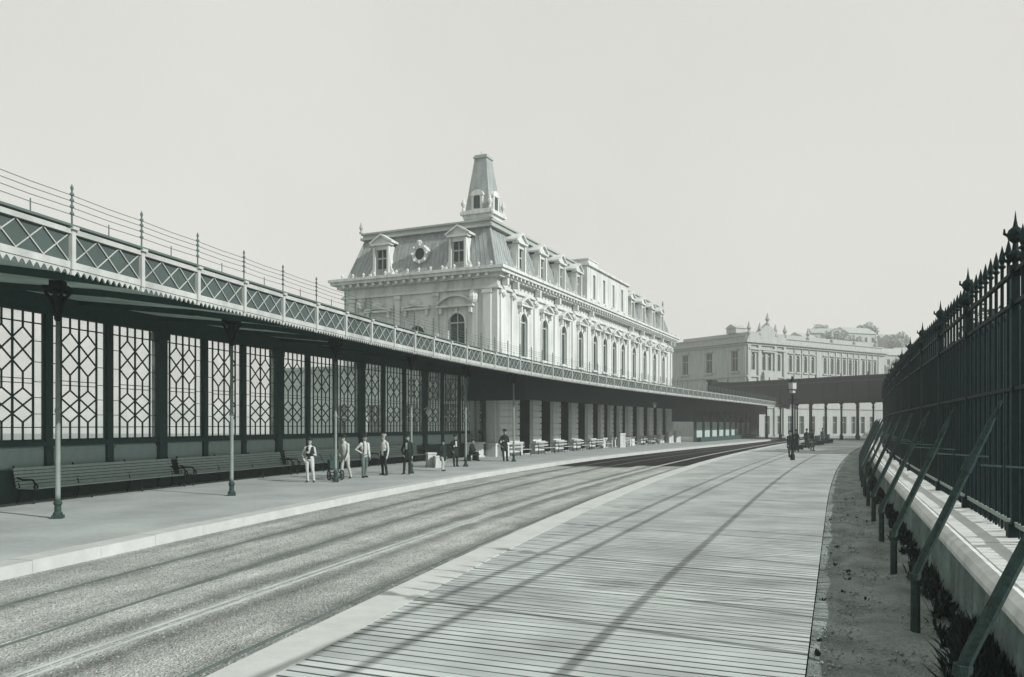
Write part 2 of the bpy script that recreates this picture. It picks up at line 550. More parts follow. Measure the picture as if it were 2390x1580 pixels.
b.build('ballast_strip', ballast('track_ballast_oily', ((0.12, 0.42, 0.5), (0.6, 0.36, 0.55), (1.78, 0.30, 0.50), (2.5, 0.30, 0.5)), far_r), tb_)

# left platform: paving, edge stones
b = MB(); b.sweep(PF, [(0.45, 0.0), (14.5, 0.0), (14.5, -0.3), (0.45, -0.3)], 0, PF.L, 1.5)
lp = tag(b.build('station_platform', m_platform), kind='structure')
b = MB()
s = 0.0
while s < PF.L - 1.6:
    w = 1.45 + 0.15 * random.random()
    dz = random.uniform(-0.006, 0.006)
    b.sweep(PF, [(-0.02, 0.012 + dz), (0.449, 0.012 + dz), (0.449, -0.3), (-0.02, -0.3)], s + 0.006, s + w, 1.0)
    s += w
b.build('coping', m_coping, lp)

# right platform: boards between the coping and the earth strip
m_boards = stripes('boardwalk_planks', (199, 205, 200), LIT, 0.155, 0.027, depth=0.6, var=0.15, axis=0, gapdark=0.16)
nt = m_boards.node_tree; bs_ = nt.nodes['Principled BSDF']; cur = bs_.inputs['Base Color'].links[0].from_socket
tcs = nt.nodes.new('ShaderNodeTexCoord'); wz = nt.nodes.new('ShaderNodeTexNoise'); wz.inputs['Scale'].default_value = 1.4; wz.inputs['Detail'].default_value = 6
nt.links.new(tcs.outputs['Object'], wz.inputs['Vector'])
for (sx_, sy_, rx_, ry_, dk_) in ((1.55, 10.9, 0.55, 0.42, 0.55), (3.6, 11.0, 0.7, 0.35, 0.68), (0.4, 7.9, 0.5, 0.4, 0.75), (5.2, 19.0, 0.8, 0.6, 0.75), (2.4, 16.5, 0.5, 0.6, 0.8)):
    mp_ = nt.nodes.new('ShaderNodeMapping'); mp_.vector_type = 'POINT'
    mp_.inputs['Location'].default_value = (-sx_ / rx_, -sy_ / ry_, 0); mp_.inputs['Scale'].default_value = (1 / rx_, 1 / ry_, 0)
    nt.links.new(tcs.outputs['Object'], mp_.inputs[0])
    ln_ = nt.nodes.new('ShaderNodeVectorMath'); ln_.operation = 'LENGTH'; nt.links.new(mp_.outputs[0], ln_.inputs[0])
    ad_ = nt.nodes.new('ShaderNodeMath'); ad_.operation = 'MULTIPLY_ADD'; ad_.inputs[1].default_value = 1.6
    nt.links.new(wz.outputs['Fac'], ad_.inputs[0]); nt.links.new(ln_.outputs['Value'], ad_.inputs[2])
    rg_ = nt.nodes.new('ShaderNodeMapRange'); rg_.inputs['From Min'].default_value = 1.0; rg_.inputs['From Max'].default_value = 1.9; rg_.inputs['To Min'].default_value = dk_; rg_.inputs['To Max'].default_value = 1.0
    nt.links.new(ad_.outputs[0], rg_.inputs['Value'])
    sl_ = nt.nodes.new('ShaderNodeVectorMath'); sl_.operation = 'SCALE'; nt.links.new(cur, sl_.inputs[0]); nt.links.new(rg_.outputs[0], sl_.inputs['Scale'])
    cur = sl_.outputs[0]
nt.links.new(cur, bs_.inputs['Base Color'])
b = MB()
vs, fs, uvs = loft(PB, PR, -5, 135, 220, 0.0, 0.0, -0.55)
b.add(vs, fs, uvs)
rp_ = tag(b.build('boardwalk', m_boards, fix=False), kind='structure')
b = MB(); s = 0.0
while s < PR.L - 1.6:
    w = 1.7 + 0.3 * random.random()
    dz = random.uniform(-0.005, 0.005)
    b.sweep(PR, [(0.0, 0.010 + dz), (-0.549, 0.010 + dz), (-0.549, -0.3), (0.0, -0.3)], s + 0.005, s + w, 1.0)
    s += w
b.build('coping', m_coping, rp_)
b = MB(); b.sweep(PB, [(0.02, -0.02), (0.10, -0.02), (0.10, -0.25), (0.02, -0.25)], 0, PB.L - 3, 2); b.build('edge_beam', m_timber, rp_)

# earth strip with lumps, between boards and wall
rnd = random.Random(3)
vs, fs = [], []
NY, NX = 260, 16
for i in range(NY + 1):
    y = -4 + (1 - (1 - i / NY) ** 0.45) * 130 if False else -4 + 134 * (i / NY) ** 1.7
    for j in range(NX + 1):
        t = j / NX
        x = float(kerb_x(y, -0.27)) * (1 - t) + float(kerb_x(y, 1.8)) * t
        e = min(1, t * 6) * 0.5 + 0.5
        h = 0.022 * math.sin(x * 3.1 + y * 1.7) + 0.018 * math.sin(x * 7.3 - y * 4.1 + 1) + 0.004 * (rnd.random() - 0.5)
        vs.append((x, y, -0.035 + 1.25 * h * e + 0.05 * t * t))
for i in range(NY):
    for j in range(NX):
        a = i * (NX + 1) + j
        fs.append((a, a + 1, a + NX + 2, a + NX + 1))
b = MB(); b.add(vs, fs)
tag(b.build('path', m_earth, smooth=True), kind='structure')

# land beyond the railing and behind the station
b = MB()
b.sweep(PFE, [(0.3, -0.1), (-60, -0.1)], 0, PFE.L, 4, closed=False)
tag(b.build('terrain', m_ground), kind='structure')

# ---------------------------------------------------------------- railway tracks
def rail_prof(d0, top=-0.165, hw=0.026):
    return [(d0 - 0.05, -0.225), (d0 + 0.05, -0.225), (d0 + 0.012, -0.215), (d0 + 0.012, top - 0.028), (d0 + hw, top - 0.02), (d0 + hw, top - 0.004), (d0 + hw - 0.006, top), (d0 - hw + 0.006, top), (d0 - hw, top - 0.004), (d0 - hw, top - 0.02), (d0 - 0.012, top - 0.028), (d0 - 0.012, -0.215)]
for path, ds, lab in ((PF, (-1.5, -3.1), 'steel railway track sunk in gravel beside the canopied platform'),
                      (PR, (2.15, 0.55), 'steel railway track in gravel beside the boarded platform')):
    t = thing('railway_track', lab, 'railway track', path.at(0, ds[0], -0.2))
    for d in ds:
        b = MB(); b.sweep(path, rail_prof(d, -0.168 if d == 2.15 else -0.18, 0.022), 0, path.L - 1, 1.2); b.build('rail', m_rail if d == 2.15 else m_rust, t)
        if d == 2.15:
            b = MB(); b.sweep(path, rail_prof(d - 0.13, -0.178, 0.014), 0, path.L - 1, 1.2); b.build('check_rail', m_rail, t)

# ---------------------------------------------------------------- canopy over the left platform
BAY = 1.75
s0c = PF.sy(5.0)
NB = int((PF.L - s0c - 1) / BAY)
# the columns of the row
can = thing('platform_canopy', 'long curved platform canopy with white latticed fascia and scalloped valance', 'canopy', PF.at(s0c, 0, 0))
send = s0c + NB * BAY
s_mid = PF.sy(51.0)
m_soffit = stripes('soffit_boards', (138, 150, 144), 0.55, 0.28, 0.05, depth=0.8, var=0.07, axis=0, gapdark=0.6, grain=False)
m_croof = stripes('canopy_roof_sheets', (150, 160, 154), LIT, 0.6, 0.05, depth=0.8, var=0.05, axis=0, gapdark=0.7, grain=False)
for (a, e, w, zw) in ((s0c - 6, s_mid, 8.7, 6.05), (s_mid, send, 6.3, 5.75)):
    b = MB(); b.sweep(PF, [(0.07, 4.98), (4.2, 5.58), (w, zw)], a, e, 0.8, closed=False); b.build('soffit', m_soffit, can)
    b = MB(); b.sweep(PF, [(0.0, 5.50), (w + 0.05, zw + 0.5), (w + 0.05, zw + 0.01)], a, e, 0.8, closed=False); b.build('roof', m_croof, can)
# cross beams under the soffit
s = s0c + 0.3
while s < PF.sy(52):
    b = MB()
    p0, p1, p2 = PF.at(s, 0.2, 4.92), PF.at(s, 4.2, 5.5), PF.at(s, 8.2 if s < s_mid else 5.0, 5.95 if s < s_mid else 5.6)
    b.beam(p0, p1, 0.12, 0.16); b.beam(p1 - (p1 - p0) * 0.02, p2, 0.12, 0.18)
    b.build('rafter', m_timber, can)
    s += BAY * 2
b = MB(); b.sweep(PF, [(0.0, 4.95), (0.05, 4.95), (0.05, 5.47), (0.0, 5.47)], s0c - 6, send, 0.8); b.build('fascia', m_panel, can)
b = MB()
b.sweep(PF, [(-0.035, 4.86), (0.07, 4.86), (0.07, 4.975), (-0.035, 4.975)], s0c - 6, send, 0.8)
b.build('lower_rail', m_white, can)
b = MB()
b.sweep(PF, [(-0.06, 5.445), (0.04, 5.445), (0.04, 5.525), (-0.06, 5.525)], s0c - 6, send, 0.8)
b.build('upper_rail', m_white, can)
b = MB()
b.sweep(PF, [(-0.10, 5.56), (0.03, 5.56), (0.03, 5.60), (-0.10, 5.60)], s0c - 6, send, 0.8)
b.build('gutter', m_wire, can)
# scalloped valance
b = MB()
TP = BAY / 12
s = s0c - 5.25
while s < send - TP:
    o = PF.at(s, -0.018, 0); t = PF.tan(s); n = PF.left(s)
    poly = [(0.0, 4.865), (TP, 4.865), (TP, 4.835), (TP * 0.8, 4.81), (TP * 0.5, 4.745), (TP * 0.2, 4.81), (0, 4.835)]
    b.prism(poly, o, t, Z, n * 0.03)
    s += TP
b.build('valance', m_white, can)
# crossed strips, three crosses to a bay
b = MB()
for k in range(-3, NB):
    sb = s0c + k * BAY
    for j in range(3):
        sa, sz = sb + 0.06 + j * (BAY - 0.12) / 3, sb + 0.06 + (j + 1) * (BAY - 0.12) / 3
        for (p, q, dd) in ((PF.at(sa, -0.012, 4.98), PF.at(sz, -0.012, 5.44), 0), (PF.at(sa, -0.022, 5.44), PF.at(sz, -0.022, 4.98), 0)):
            b.beam(p, q, 0.014, 0.018, up=PF.left(sb).cross((q - p).normalized()))
b.build('lattice', m_white, can)
post0 = rail0 = stan0 = None
def frame_copy(ch, src, path, s, d=0.0):
    o = path.at(s, d, 0)
    t = path.tan(s)
    c = src.copy() if src.users_collection else src
    C.objects.link(c) if not c.users_collection else None
    c.matrix_world = Matrix.Translation(o) @ Matrix.Rotation(math.atan2(t.y, t.x), 4, 'Z')
    return c
def at_path(obj, parent, path, s, d=0.0):
    """place a part modelled round the origin (x along the path, y to its left) on the path"""
    o = path.at(s, d, 0); t = path.tan(s)
    obj.parent = parent
    obj.matrix_parent_inverse = Matrix.Translation(parent.location).inverted()
    obj.location = o
    obj.rotation_euler = (0, 0, math.atan2(t.y, t.x))
b = MB(); b.box((0, -0.03, 5.19), (0.085, 0.09, 0.70)); b.box((0, -0.05, 5.54), (0.14, 0.14, 0.05)); b.box((0, -0.03, 4.80), (0.05, 0.05, 0.1))
fp = b.build('fascia_post', m_white, can)
b = MB()
b.tube([(0, -0.03, 5.55), (0, -0.03, 6.22)], 0.017, 6)
for z in (5.80, 5.92, 6.03, 6.13):
    b.lathe([(0.014, z - 0.03), (0.036, z - 0.018), (0.036, z + 0.012), (0.012, z + 0.03)], (0, -0.03, 0), 6)
b.lathe([(0.02, 6.2), (0.03, 6.24), (0.004, 6.3)], (0, -0.03, 0), 6)
wp = b.build('wire_post', m_wire, can)
b = MB(); b.tube([(0, -0.03, 5.55), (0, -0.03, 5.82)], 0.011, 5); sp_ = b.build('stanchion', m_wire, can)
first = True
for k in range(-2, NB + 1):
    s = s0c + k * BAY
    for src, ds in ((fp, 0), (wp, 0), (sp_, BAY / 2)):
        o = src if first else src.copy()
        if not first:
            C.objects.link(o)
        at_path(o, can, PF, min(s + ds, PF.L - 0.5))
    first = False
b = MB(); b.sweep(PF, [(4.9, 3.9), (5.05, 3.9), (5.05, 5.7), (4.9, 5.7)], PF.sy(50.2), send, 1.0); b.build('girder', m_timber, can)  # dark band added to stand in for canopy shade over the pier tops
b = MB(); b.beam((0.9, 52.35, 4.85), (-6.0, 55.6, 4.85), 0.12, 2.1); b.build('girder', m_timber, can)  # second added band, giving the end wall its shade under the canopy
for z in (5.78, 5.90, 6.01, 6.11):
    b = MB()
    for k in range(-3, NB):
        sa = s0c + k * BAY
        m = PF.at(sa + BAY / 2, -0.03, z - 0.012)
        b.tube([PF.at(sa, -0.03, z), m, PF.at(sa + BAY, -0.03, z)], 0.0065, 4, cap=False)
    b.build('wire', m_wire, can)

# cast-iron columns of the canopy
def column_mesh():
    pass
COLS = [(-12.6, 12.7), (-10.6, 18.5), (-8.63, 24.4), (-6.7, 30.1), (-4.5, 35.4), (-2.4, 41.1), (0.1, 46.6)]
COL_LAB = ['slender iron canopy column hidden at the picture edge', 'slender iron canopy column nearest the camera, before the longest bench',
           'slender iron canopy column second from the picture edge, before the second bench', 'slender iron canopy column beside the hand barrow and bending man',
           'slender iron canopy column right behind the man in the long dark suit', 'slender iron canopy column between the lounging dark-suited man and the seated one',
           'slender iron canopy column in front of the first rusticated pier']
proto = None
for i, (x, y) in enumerate(COLS):
    if i == 0:
        continue
    if proto is None:
        t = thing('canopy_column', COL_LAB[i], 'column', (x, y, 0), 0.25, 'iron columns under the platform canopy', local=True)
        b = MB(); b.box((0, 0, 0.04), (0.23, 0.23, 0.08)); b.lathe([(0.105, 0.08), (0.105, 0.12), (0.075, 0.16), (0.07, 0.30), (0.095, 0.34), (0.09, 0.39), (0.058, 0.45)], n=14)
        b.build('base', m_iron2, t)
        b = MB(); b.lathe([(0.056, 0.45), (0.056, 0.6), (0.053, 2.2), (0.047, 4.6)], n=14); b.lathe([(0.05, 2.45), (0.07, 2.48), (0.07, 2.54), (0.05, 2.58)], n=12)
        b.build('shaft', m_column, t, smooth=True)
        b = MB(); b.lathe([(0.05, 4.6), (0.08, 4.65), (0.08, 4.72), (0.06, 4.76), (0.075, 5.0), (0.12, 5.15), (0.14, 5.2)], n=12)
        for a in range(4):
            ca, sa = math.cos(a * math.pi / 2), math.sin(a * math.pi / 2)
            b.tube([(ca * 0.06, sa * 0.06, 4.78), (ca * 0.10, sa * 0.10, 4.95), (ca * 0.17, sa * 0.17, 5.15), (ca * 0.28, sa * 0.28, 5.3)], [0.04, 0.045, 0.045, 0.04], 6)
        b.box((0, 0, 5.36), (0.54, 0.54, 0.09)); b.box((0, 0, 5.29), (0.36, 0.36, 0.06)); b.box((0, 0, 5.47), (0.3, 0.3, 0.14))
        b.build('capital', m_iron, t)
        proto = t
    else:
        t = copy_tree(proto); t.location = (x, y, 0); t['label'] = COL_LAB[i]

# ---------------------------------------------------------------- lattice screen wall at the back of the platform
C0 = Vector((-1.0, 54.0, 0)); AL = Vector((0.425, 0.905, 0)).normalized(); BE = Vector((-AL.y, AL.x, 0))
NL, NE = -BE, -AL
scr = thing('screen_wall', 'dark timber screen of diamond lattice panels at the back of the platform', 'screen wall', PW.at(PW.sy(23.3), 0, 0))
PITCH = 2.4
s_ref = PW.sy(28.0)
slots = []
k = -4
while True:
    s = s_ref + k * PITCH
    p = PW.at(s + PITCH * 0.45, 0, 0)
    if (p - C0).dot(AL) > -0.1:
        break
    slots.append((k, s)); k += 1
s_lo, s_hi = slots[0][1], slots[-1][1] + PITCH
b = MB(); b.sweep(PW, [(-0.12, 5.44), (0.12, 5.44), (0.12, 6.12), (-0.12, 6.12)], s_lo, s_hi, 1.2); b.build('head_beam', m_timber, scr)
b = MB(); b.sweep(PW, [(-0.10, 1.56), (0.10, 1.56), (0.10, 1.70), (-0.10, 1.70)], s_lo, s_hi, 1.2); b.sweep(PW, [(-0.05, 1.70), (0.05, 1.70), (0.05, 1.76), (-0.05, 1.76)], s_lo, s_hi, 1.2); b.build('sill', m_timber, scr)
b = MB(); b.sweep(PW, [(-0.11, 0.0), (0.11, 0.0), (0.11, 0.92), (-0.11, 0.92)], s_lo, s_hi, 1.2); b.build('plinth', m_timber, scr)
# one lattice panel, modelled along x, facing -y
def panel_mesh(w=2.1, z0=1.76, z1=5.44):
    b = MB(); h = z1 - z0
    X = lambda f: -w / 2 + f * w
    Y = lambda f: z1 - f * h
    tk, th = 0.045, 0.022
    def vb(f, a, e, t=tk): b.box((X(f), 0, (Y(a) + Y(e)) / 2), (t, 0.05, abs(Y(e) - Y(a))))
    def hb(f, a, e, t=th): b.box(((X(a) + X(e)) / 2, 0, Y(f)), (abs(X(e) - X(a)), 0.04, t))
    for f in (0.0, 1.0): vb(f, 0, 1, 0.05)
    for f in (1 / 6, 0.5, 5 / 6): vb(f, 0, 1)
    for f in (1 / 3, 2 / 3):
        vb(f, 0, 0.125, 0.038); vb(f, 0.475, 0.60, 0.03); vb(f, 0.865, 1, 0.038)
    hb(0.085, 0, 1, 0.036); hb(0.905, 0, 1, 0.028); hb(0.525, 1 / 6, 5 / 6); hb(0.56, 1 / 6, 5 / 6)
    for f in (0.225, 0.39, 0.545, 0.67, 0.80):
        hb(f, 0, 1 / 6, 0.02); hb(f, 5 / 6, 1, 0.02)
    for cx in (1 / 3, 2 / 3):
        for (t0, t1) in ((0.125, 0.30), (0.30, 0.475), (0.60, 0.7325), (0.7325, 0.865)):
            c = (t0 + t1) / 2
            q = [(X(cx), 0, Y(t0)), (X(cx + 1 / 6), 0, Y(c)), (X(cx), 0, Y(t1)), (X(cx - 1 / 6), 0, Y(c))]
            for i in range(4):
                b.beam(q[i], q[(i + 1) % 4], 0.04, 0.036, up=Vector((0, 1, 0)).cross((Vector(q[(i + 1) % 4]) - Vector(q[i])).normalized()))
    return b
def dado_mesh(w=2.0):
    b = MB()
    b.prism([(-w / 2 + 0.09, 0.96), (w / 2 - 0.09, 0.96), (w / 2, 1.05), (w / 2, 1.43), (w / 2 - 0.09, 1.52), (-w / 2 + 0.09, 1.52), (-w / 2, 1.43), (-w / 2, 1.05)], (0, -0.05, 0), Vector((1, 0, 0)), Z, Vector((0, 0.03, 0)))
    b.box((0, 0.02, 1.24), (w + 0.3, 0.05, 0.64))
    return b
pan0 = panel_mesh().build('lattice_panel', m_timber, scr)
m_dusty = bpy.data.materials.new('dusty_glass'); m_dusty.use_nodes = True
nt = m_dusty.node_tree; nt.nodes.clear()
tr_ = nt.nodes.new('ShaderNodeBsdfTransparent'); tl_ = nt.nodes.new('ShaderNodeBsdfTranslucent'); tl_.inputs[0].default_value = (0.75, 0.79, 0.77, 1)
mxs = nt.nodes.new('ShaderNodeMixShader'); oo = nt.nodes.new('ShaderNodeOutputMaterial')
tcg = nt.nodes.new('ShaderNodeTexCoord'); geo = nt.nodes.new('ShaderNodeNewGeometry')
dz_ = nt.nodes.new('ShaderNodeTexNoise'); dz_.inputs['Scale'].default_value = 1.1; dz_.inputs['Detail'].default_value = 5
nt.links.new(geo.outputs['Position'], dz_.inputs['Vector'])
dr_ = nt.nodes.new('ShaderNodeMapRange'); dr_.inputs['From Min'].default_value = 0.3; dr_.inputs['From Max'].default_value = 0.7; dr_.inputs['To Min'].default_value = 0.10; dr_.inputs['To Max'].default_value = 0.42
nt.links.new(dz_.outputs['Fac'], dr_.inputs['Value']); nt.links.new(dr_.outputs[0], mxs.inputs[0])
nt.links.new(tr_.outputs[0], mxs.inputs[1]); nt.links.new(tl_.outputs[0], mxs.inputs[2]); nt.links.new(mxs.outputs[0], oo.inputs[0])
b = MB(); b.add([(-1.05, 0.03, 1.76), (1.05, 0.03, 1.76), (1.05, 0.03, 5.44), (-1.05, 0.03, 5.44)], [(0, 1, 2, 3)])
gl0 = b.build('glass_pane', m_dusty, pan0, fix=False)
dad0 = dado_mesh().build('dado_panel', m_dado, scr)
b = MB(); b.box((0, 0, 2.75), (0.24, 0.2, 5.5)); pst0 = b.build('post', m_timber, scr)
b = MB(); b.box((0, 0, 2.75), (0.40, 0.34, 5.5)); b.box((0, 0, 0.5), (0.5, 0.44, 1.0)); b.box((0, 0, 5.3), (0.55, 0.44, 0.25)); big0 = b.build('pier', m_timber, scr)
first = True; fb = True
def put(src, s, isfirst):
    o = src if isfirst else src.copy()
    if not isfirst:
        C.objects.link(o)
        for ch in kids(src):
            c = ch.copy(); C.objects.link(c); c.parent = o
    at_path(o, scr, PW, s)
    return o
fpst = True
for k, s in slots:
    put(pan0, s + PITCH / 2, first); put(dad0, s + PITCH / 2, first); first = False
    if k % 3 == 0:
        put(big0, s, fb); fb = False
    else:
        put(pst0, s, fpst); fpst = False

pa, pb = PW.at(s_hi + 0.05, 0, 0), C0 + BE * 0.75 + NE * 0.55
dv = pb - pa; ang = math.atan2(dv.y, dv.x); mid_ = (pa + pb) / 2
for src in (pan0, dad0):
    o = src.copy(); C.objects.link(o); o.location = mid_; o.rotation_euler = (0, 0, ang); o.scale = (dv.length / 2.3, 1, 1)
    for ch in kids(src):
        c = ch.copy(); C.objects.link(c); c.parent = o
for p in (pa, pb):
    o = pst0.copy(); C.objects.link(o); o.location = p; o.rotation_euler = (0, 0, ang)
for nm, z0, z1, w in (('head_beam', 5.44, 6.1, 0.22), ('sill', 1.56, 1.75, 0.2), ('plinth', 0.0, 0.92, 0.2)):
    b = MB(); b.beam(pa + Z * (z0 + z1) / 2, pb + Z * (z0 + z1) / 2, w, z1 - z0); b.build(nm, m_timber, scr)

# ---------------------------------------------------------------- benches along the screen
def wall_bench(s, L, label):
    p, t = PW.at(s, -0.62, 0), PW.tan(s)
    o = thing('slatted_bench', label, 'bench', p, math.atan2(t.y, t.x), 'long slatted benches along the screen', local=True)
    b = MB()
    for i in range(5):
        b.box((0, -0.28 + i * 0.1, 0.42), (L, 0.07, 0.03))
    b.build('seat', m_benchw, o)
    b = MB()
    for i in range(6):
        z = 0.47 + i * 0.095
        b.beam((-L / 2, 0.2 + (z - 0.4) * 0.25, z), (L / 2, 0.2 + (z - 0.4) * 0.25, z), 0.025, 0.078)
    b.build('backrest', m_benchw, o)
    for f in (-0.5, -0.17, 0.17, 0.5):
        x = f * (L - 0.16)
        b = MB()
        b.tube([(x, -0.30, 0.0), (x, -0.26, 0.2), (x, -0.30, 0.40)], 0.028, 6); b.tube([(x, 0.30, 0.0), (x, 0.2, 0.2), (x, 0.2, 0.42), (x, 0.42, 1.04)], 0.028, 6)
        b.tube([(x, -0.28, 0.38), (x, 0.2, 0.38)], 0.025, 6)
        if abs(f) > 0.4:
            b.tube([(x, -0.30, 0.40), (x, -0.34, 0.56), (x, -0.26, 0.66), (x, 0.1, 0.66), (x, 0.3, 0.72)], 0.028, 6)
            b.tube([(x, -0.34, 0.56), (x, -0.42, 0.52), (x, -0.42, 0.44), (x, -0.36, 0.44)], 0.024, 6)
        b.build('bench_leg', m_iron, o)
    return o
BL = 6.45
wall_bench(PW.sy(25.5) - 0.4, BL, 'long slatted bench nearest the camera, behind the first column')
wall_bench(PW.sy(25.5) - 0.4 + BL + 0.35, BL, 'long slatted bench behind the second column, ending left of the white-clad man')
wall_bench(PW.sy(25.5) - 0.4 + 2 * (BL + 0.35), BL, 'long slatted bench behind the shirt-sleeved men')
wall_bench(PW.sy(25.5) - 0.4 + 3 * (BL + 0.35), BL * 0.85, 'shorter slatted bench behind the boy, against the last lattice panels')

# ---------------------------------------------------------------- main station building
ZC = 12.3                                     # underside of the main cornice
WL, WE = 49.0, 12.8                           # long side, end side
sb_ = thing('station_building', 'pale two-storey station building with mansard roof, dormers and rows of arched windows', 'building', C0)
WIN = [4.3, 8.3, 12.3, 16.3, 20.1, 22.9, 25.75, 28.6, 32.5, 36.6, 40.7, 44.7]
EWIN = [3.15, 6.4, 9.65]
hl = [arch_hole(s, 1.22, 7.1, 10.25) for s in WIN] + [rect_hole(s + 0.1, 2.2 if not 18.5 < s < 30 else 1.55, 0.05, 4.6) for s in WIN]
he = [arch_hole(t, 1.3, 7.1, 9.95 if t < 4 else 9.25) for t in EWIN] + [arch_hole(t, 1.8, 0.05, 4.4) for t in EWIN]
b = MB()
facade(b, C0, AL, NL, [(0, -0.3), (WL, -0.3), (WL, ZC), (0, ZC)], hl, 0.4, [0.2] * 12 + [0.03] * 12)
facade(b, C0, BE, NE, [(0, -0.3), (WE, -0.3), (WE, ZC), (0, ZC)], he, 0.4, [0.2] * 3 + [0.03] * 3)
FAR_A, FAR_B = C0 + AL * WL, C0 + BE * WE
for p, q in ((FAR_A, FAR_A + BE * WE), (FAR_B, FAR_B + AL * WL)):
    b.add([p - Z * 0.3, q - Z * 0.3, q + Z * ZC, p + Z * ZC], [(0, 1, 2, 3)])
wall = b.build('wall', m_stone, sb_, fix=False)
def window_part(o, a, n, h, parent, depth=0.32, bars=True, name='window', frame=m_white, glass=None):
    b = MB(); hole_pane(b, o, a, n, h, depth); w = b.build(name, glass or m_glass, parent, fix=False)
    s0, s1 = min(x for x, z in h), max(x for x, z in h); z0, z1 = min(z for x, z in h), max(z for x, z in h)
    b = MB()
    b.fbox(o, a, n, s0, s0 + 0.08, -depth, -depth + 0.06, z0, z1 - 0.3 * (len(h) > 4)); b.fbox(o, a, n, s1 - 0.08, s1, -depth, -depth + 0.06, z0, z1 - 0.3 * (len(h) > 4))
    b.fbox(o, a, n, (s0 + s1) / 2 - 0.035, (s0 + s1) / 2 + 0.035, -depth, -depth + 0.05, z0, z1)
    zt = z1 - (s1 - s0) / 2 if len(h) > 4 else z0 + (z1 - z0) * 0.66
    b.fbox(o, a, n, s0 + 0.08, s1 - 0.08, -depth, -depth + 0.055, zt - 0.05, zt + 0.05)
    b.build('frame', frame, w)
    return w
for h in hl[:12]: window_part(C0, AL, NL, h, sb_, 0.17)
for h in he[:3]: window_part(C0, BE, NE, h, sb_, 0.17)
def doorway(o, a, n, h, parent):
    """deep dark doorway with a glazed door at the back"""
    s0, s1 = min(x for x, z in h), max(x for x, z in h); z0, z1 = min(z for x, z in h), max(z for x, z in h)
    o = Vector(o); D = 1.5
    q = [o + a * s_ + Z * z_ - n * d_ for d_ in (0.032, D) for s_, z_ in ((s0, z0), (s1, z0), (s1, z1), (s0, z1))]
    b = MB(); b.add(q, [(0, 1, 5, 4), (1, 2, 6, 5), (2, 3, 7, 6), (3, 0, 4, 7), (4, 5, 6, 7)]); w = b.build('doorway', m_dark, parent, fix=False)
    b = MB()
    for e0, e1 in ((s0, s0 + 0.12), ((s0 + s1) / 2 - 0.06, (s0 + s1) / 2 + 0.06), (s1 - 0.12, s1)): b.fbox(o, a, n, e0, e1, -D + 0.01, -D + 0.08, z0, z1)
    b.fbox(o, a, n, s0 + 0.12, s1 - 0.12, -D + 0.01, -D + 0.07, 2.5, 2.65); b.build('door_frame', m_timber, w)
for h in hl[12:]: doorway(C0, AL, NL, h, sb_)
for h in he[3:]: doorway(C0, BE, NE, h, sb_)
def architrave(o, a, n, s, w, z0, z1, proud=0.07, band=0.16):
    b = MB(); r = w / 2; zs = z1 - r
    b.fbox(o, a, n, s - r - band, s - r - 0.003, 0.002, proud, z0, zs); b.fbox(o, a, n, s + r + 0.003, s + r + band, 0.002, proud, z0, zs)
    K = 8
    for i in range(K):
        t0, t1 = math.pi * i / K, math.pi * (i + 1) / K
        q = [(s + (r + 0.003) * math.cos(t0), zs + (r + 0.003) * math.sin(t0)), (s + (r + band) * math.cos(t0), zs + (r + band) * math.sin(t0)),
             (s + (r + band) * math.cos(t1), zs + (r + band) * math.sin(t1)), (s + (r + 0.003) * math.cos(t1), zs + (r + 0.003) * math.sin(t1))]
        b.prism(q, Vector(o) + n * 0.002, a, Z, n * (proud - 0.002))
    b.fbox(o, a, n, s - 0.11, s + 0.11, 0.01, proud + 0.08, z1 + 0.002, z1 + 0.34)
    b.fbox(o, a, n, s - r - band - 0.1, s + r + band + 0.1, 0.002, 0.18, z0 - 0.16, z0 - 0.003)
    return b
def pediment(o, a, n, s, w, z, h, proud=0.38, curved=False):
    b = MB()
    b.fbox(o, a, n, s - w / 2, s + w / 2, 0.003, proud, z, z + 0.13)
    b.fbox(o, a, n, s - w / 2 + 0.16, s - w / 2 + 0.36, 0.003, proud * 0.75, z - 0.42, z - 0.003)
    b.fbox(o, a, n, s + w / 2 - 0.36, s + w / 2 - 0.16, 0.003, proud * 0.75, z - 0.42, z - 0.003)
    if curved:
        K = 10; R_ = (w * w / 4 + h * h) / (2 * h); zc = z + 0.13 + h - R_
        t0 = math.asin(min(1, w / 2 / R_))
        arc = [(s + R_ * math.sin(-t0 + 2 * t0 * i / K), zc + R_ * math.cos(-t0 + 2 * t0 * i / K)) for i in range(K + 1)]
        b.prism([(s - w / 2, z + 0.132)] + arc[1:-1] + [(s + w / 2, z + 0.132)], Vector(o) + n * 0.003, a, Z, n * 0.09)
        for i in range(K):
            (x0, y0), (x1, y1) = arc[i], arc[i + 1]
            b.prism([(x0, y0 + 0.002), (x1, y1 + 0.002), (x1 * 1.0, y1 + 0.13), (x0, y0 + 0.13)], Vector(o) + n * 0.004, a, Z, n * proud)
    else:
        b.prism([(s - w / 2 + 0.1, z + 0.132), (s + w / 2 - 0.1, z + 0.132), (s, z + 0.13 + h)], Vector(o) + n * 0.003, a, Z, n * 0.09)
        for sg in (-1, 1):
            b.prism([(s + sg * (w / 2), z + 0.133), (s, z + 0.133 + h), (s, z + 0.27 + h), (s + sg * (w / 2), z + 0.27)], Vector(o) + n * 0.004, a, Z, n * proud)
    return b
for s in WIN:
    architrave(C0, AL, NL, s, 1.22, 7.1, 10.25).build('architrave', m_stone2, sb_)
    p_ = pediment(C0, AL, NL, s, 2.1, 10.72, 0.5)
    for i in range(5):
        p_.blob(C0 + AL * (s + (i - 2) * 0.2) + NL * 0.15 + Z * (10.95 + 0.06 * (2 - abs(i - 2))), (0.1, 0.1, 0.08), 6, 4)
    p_.build('pediment', m_stone2, sb_)
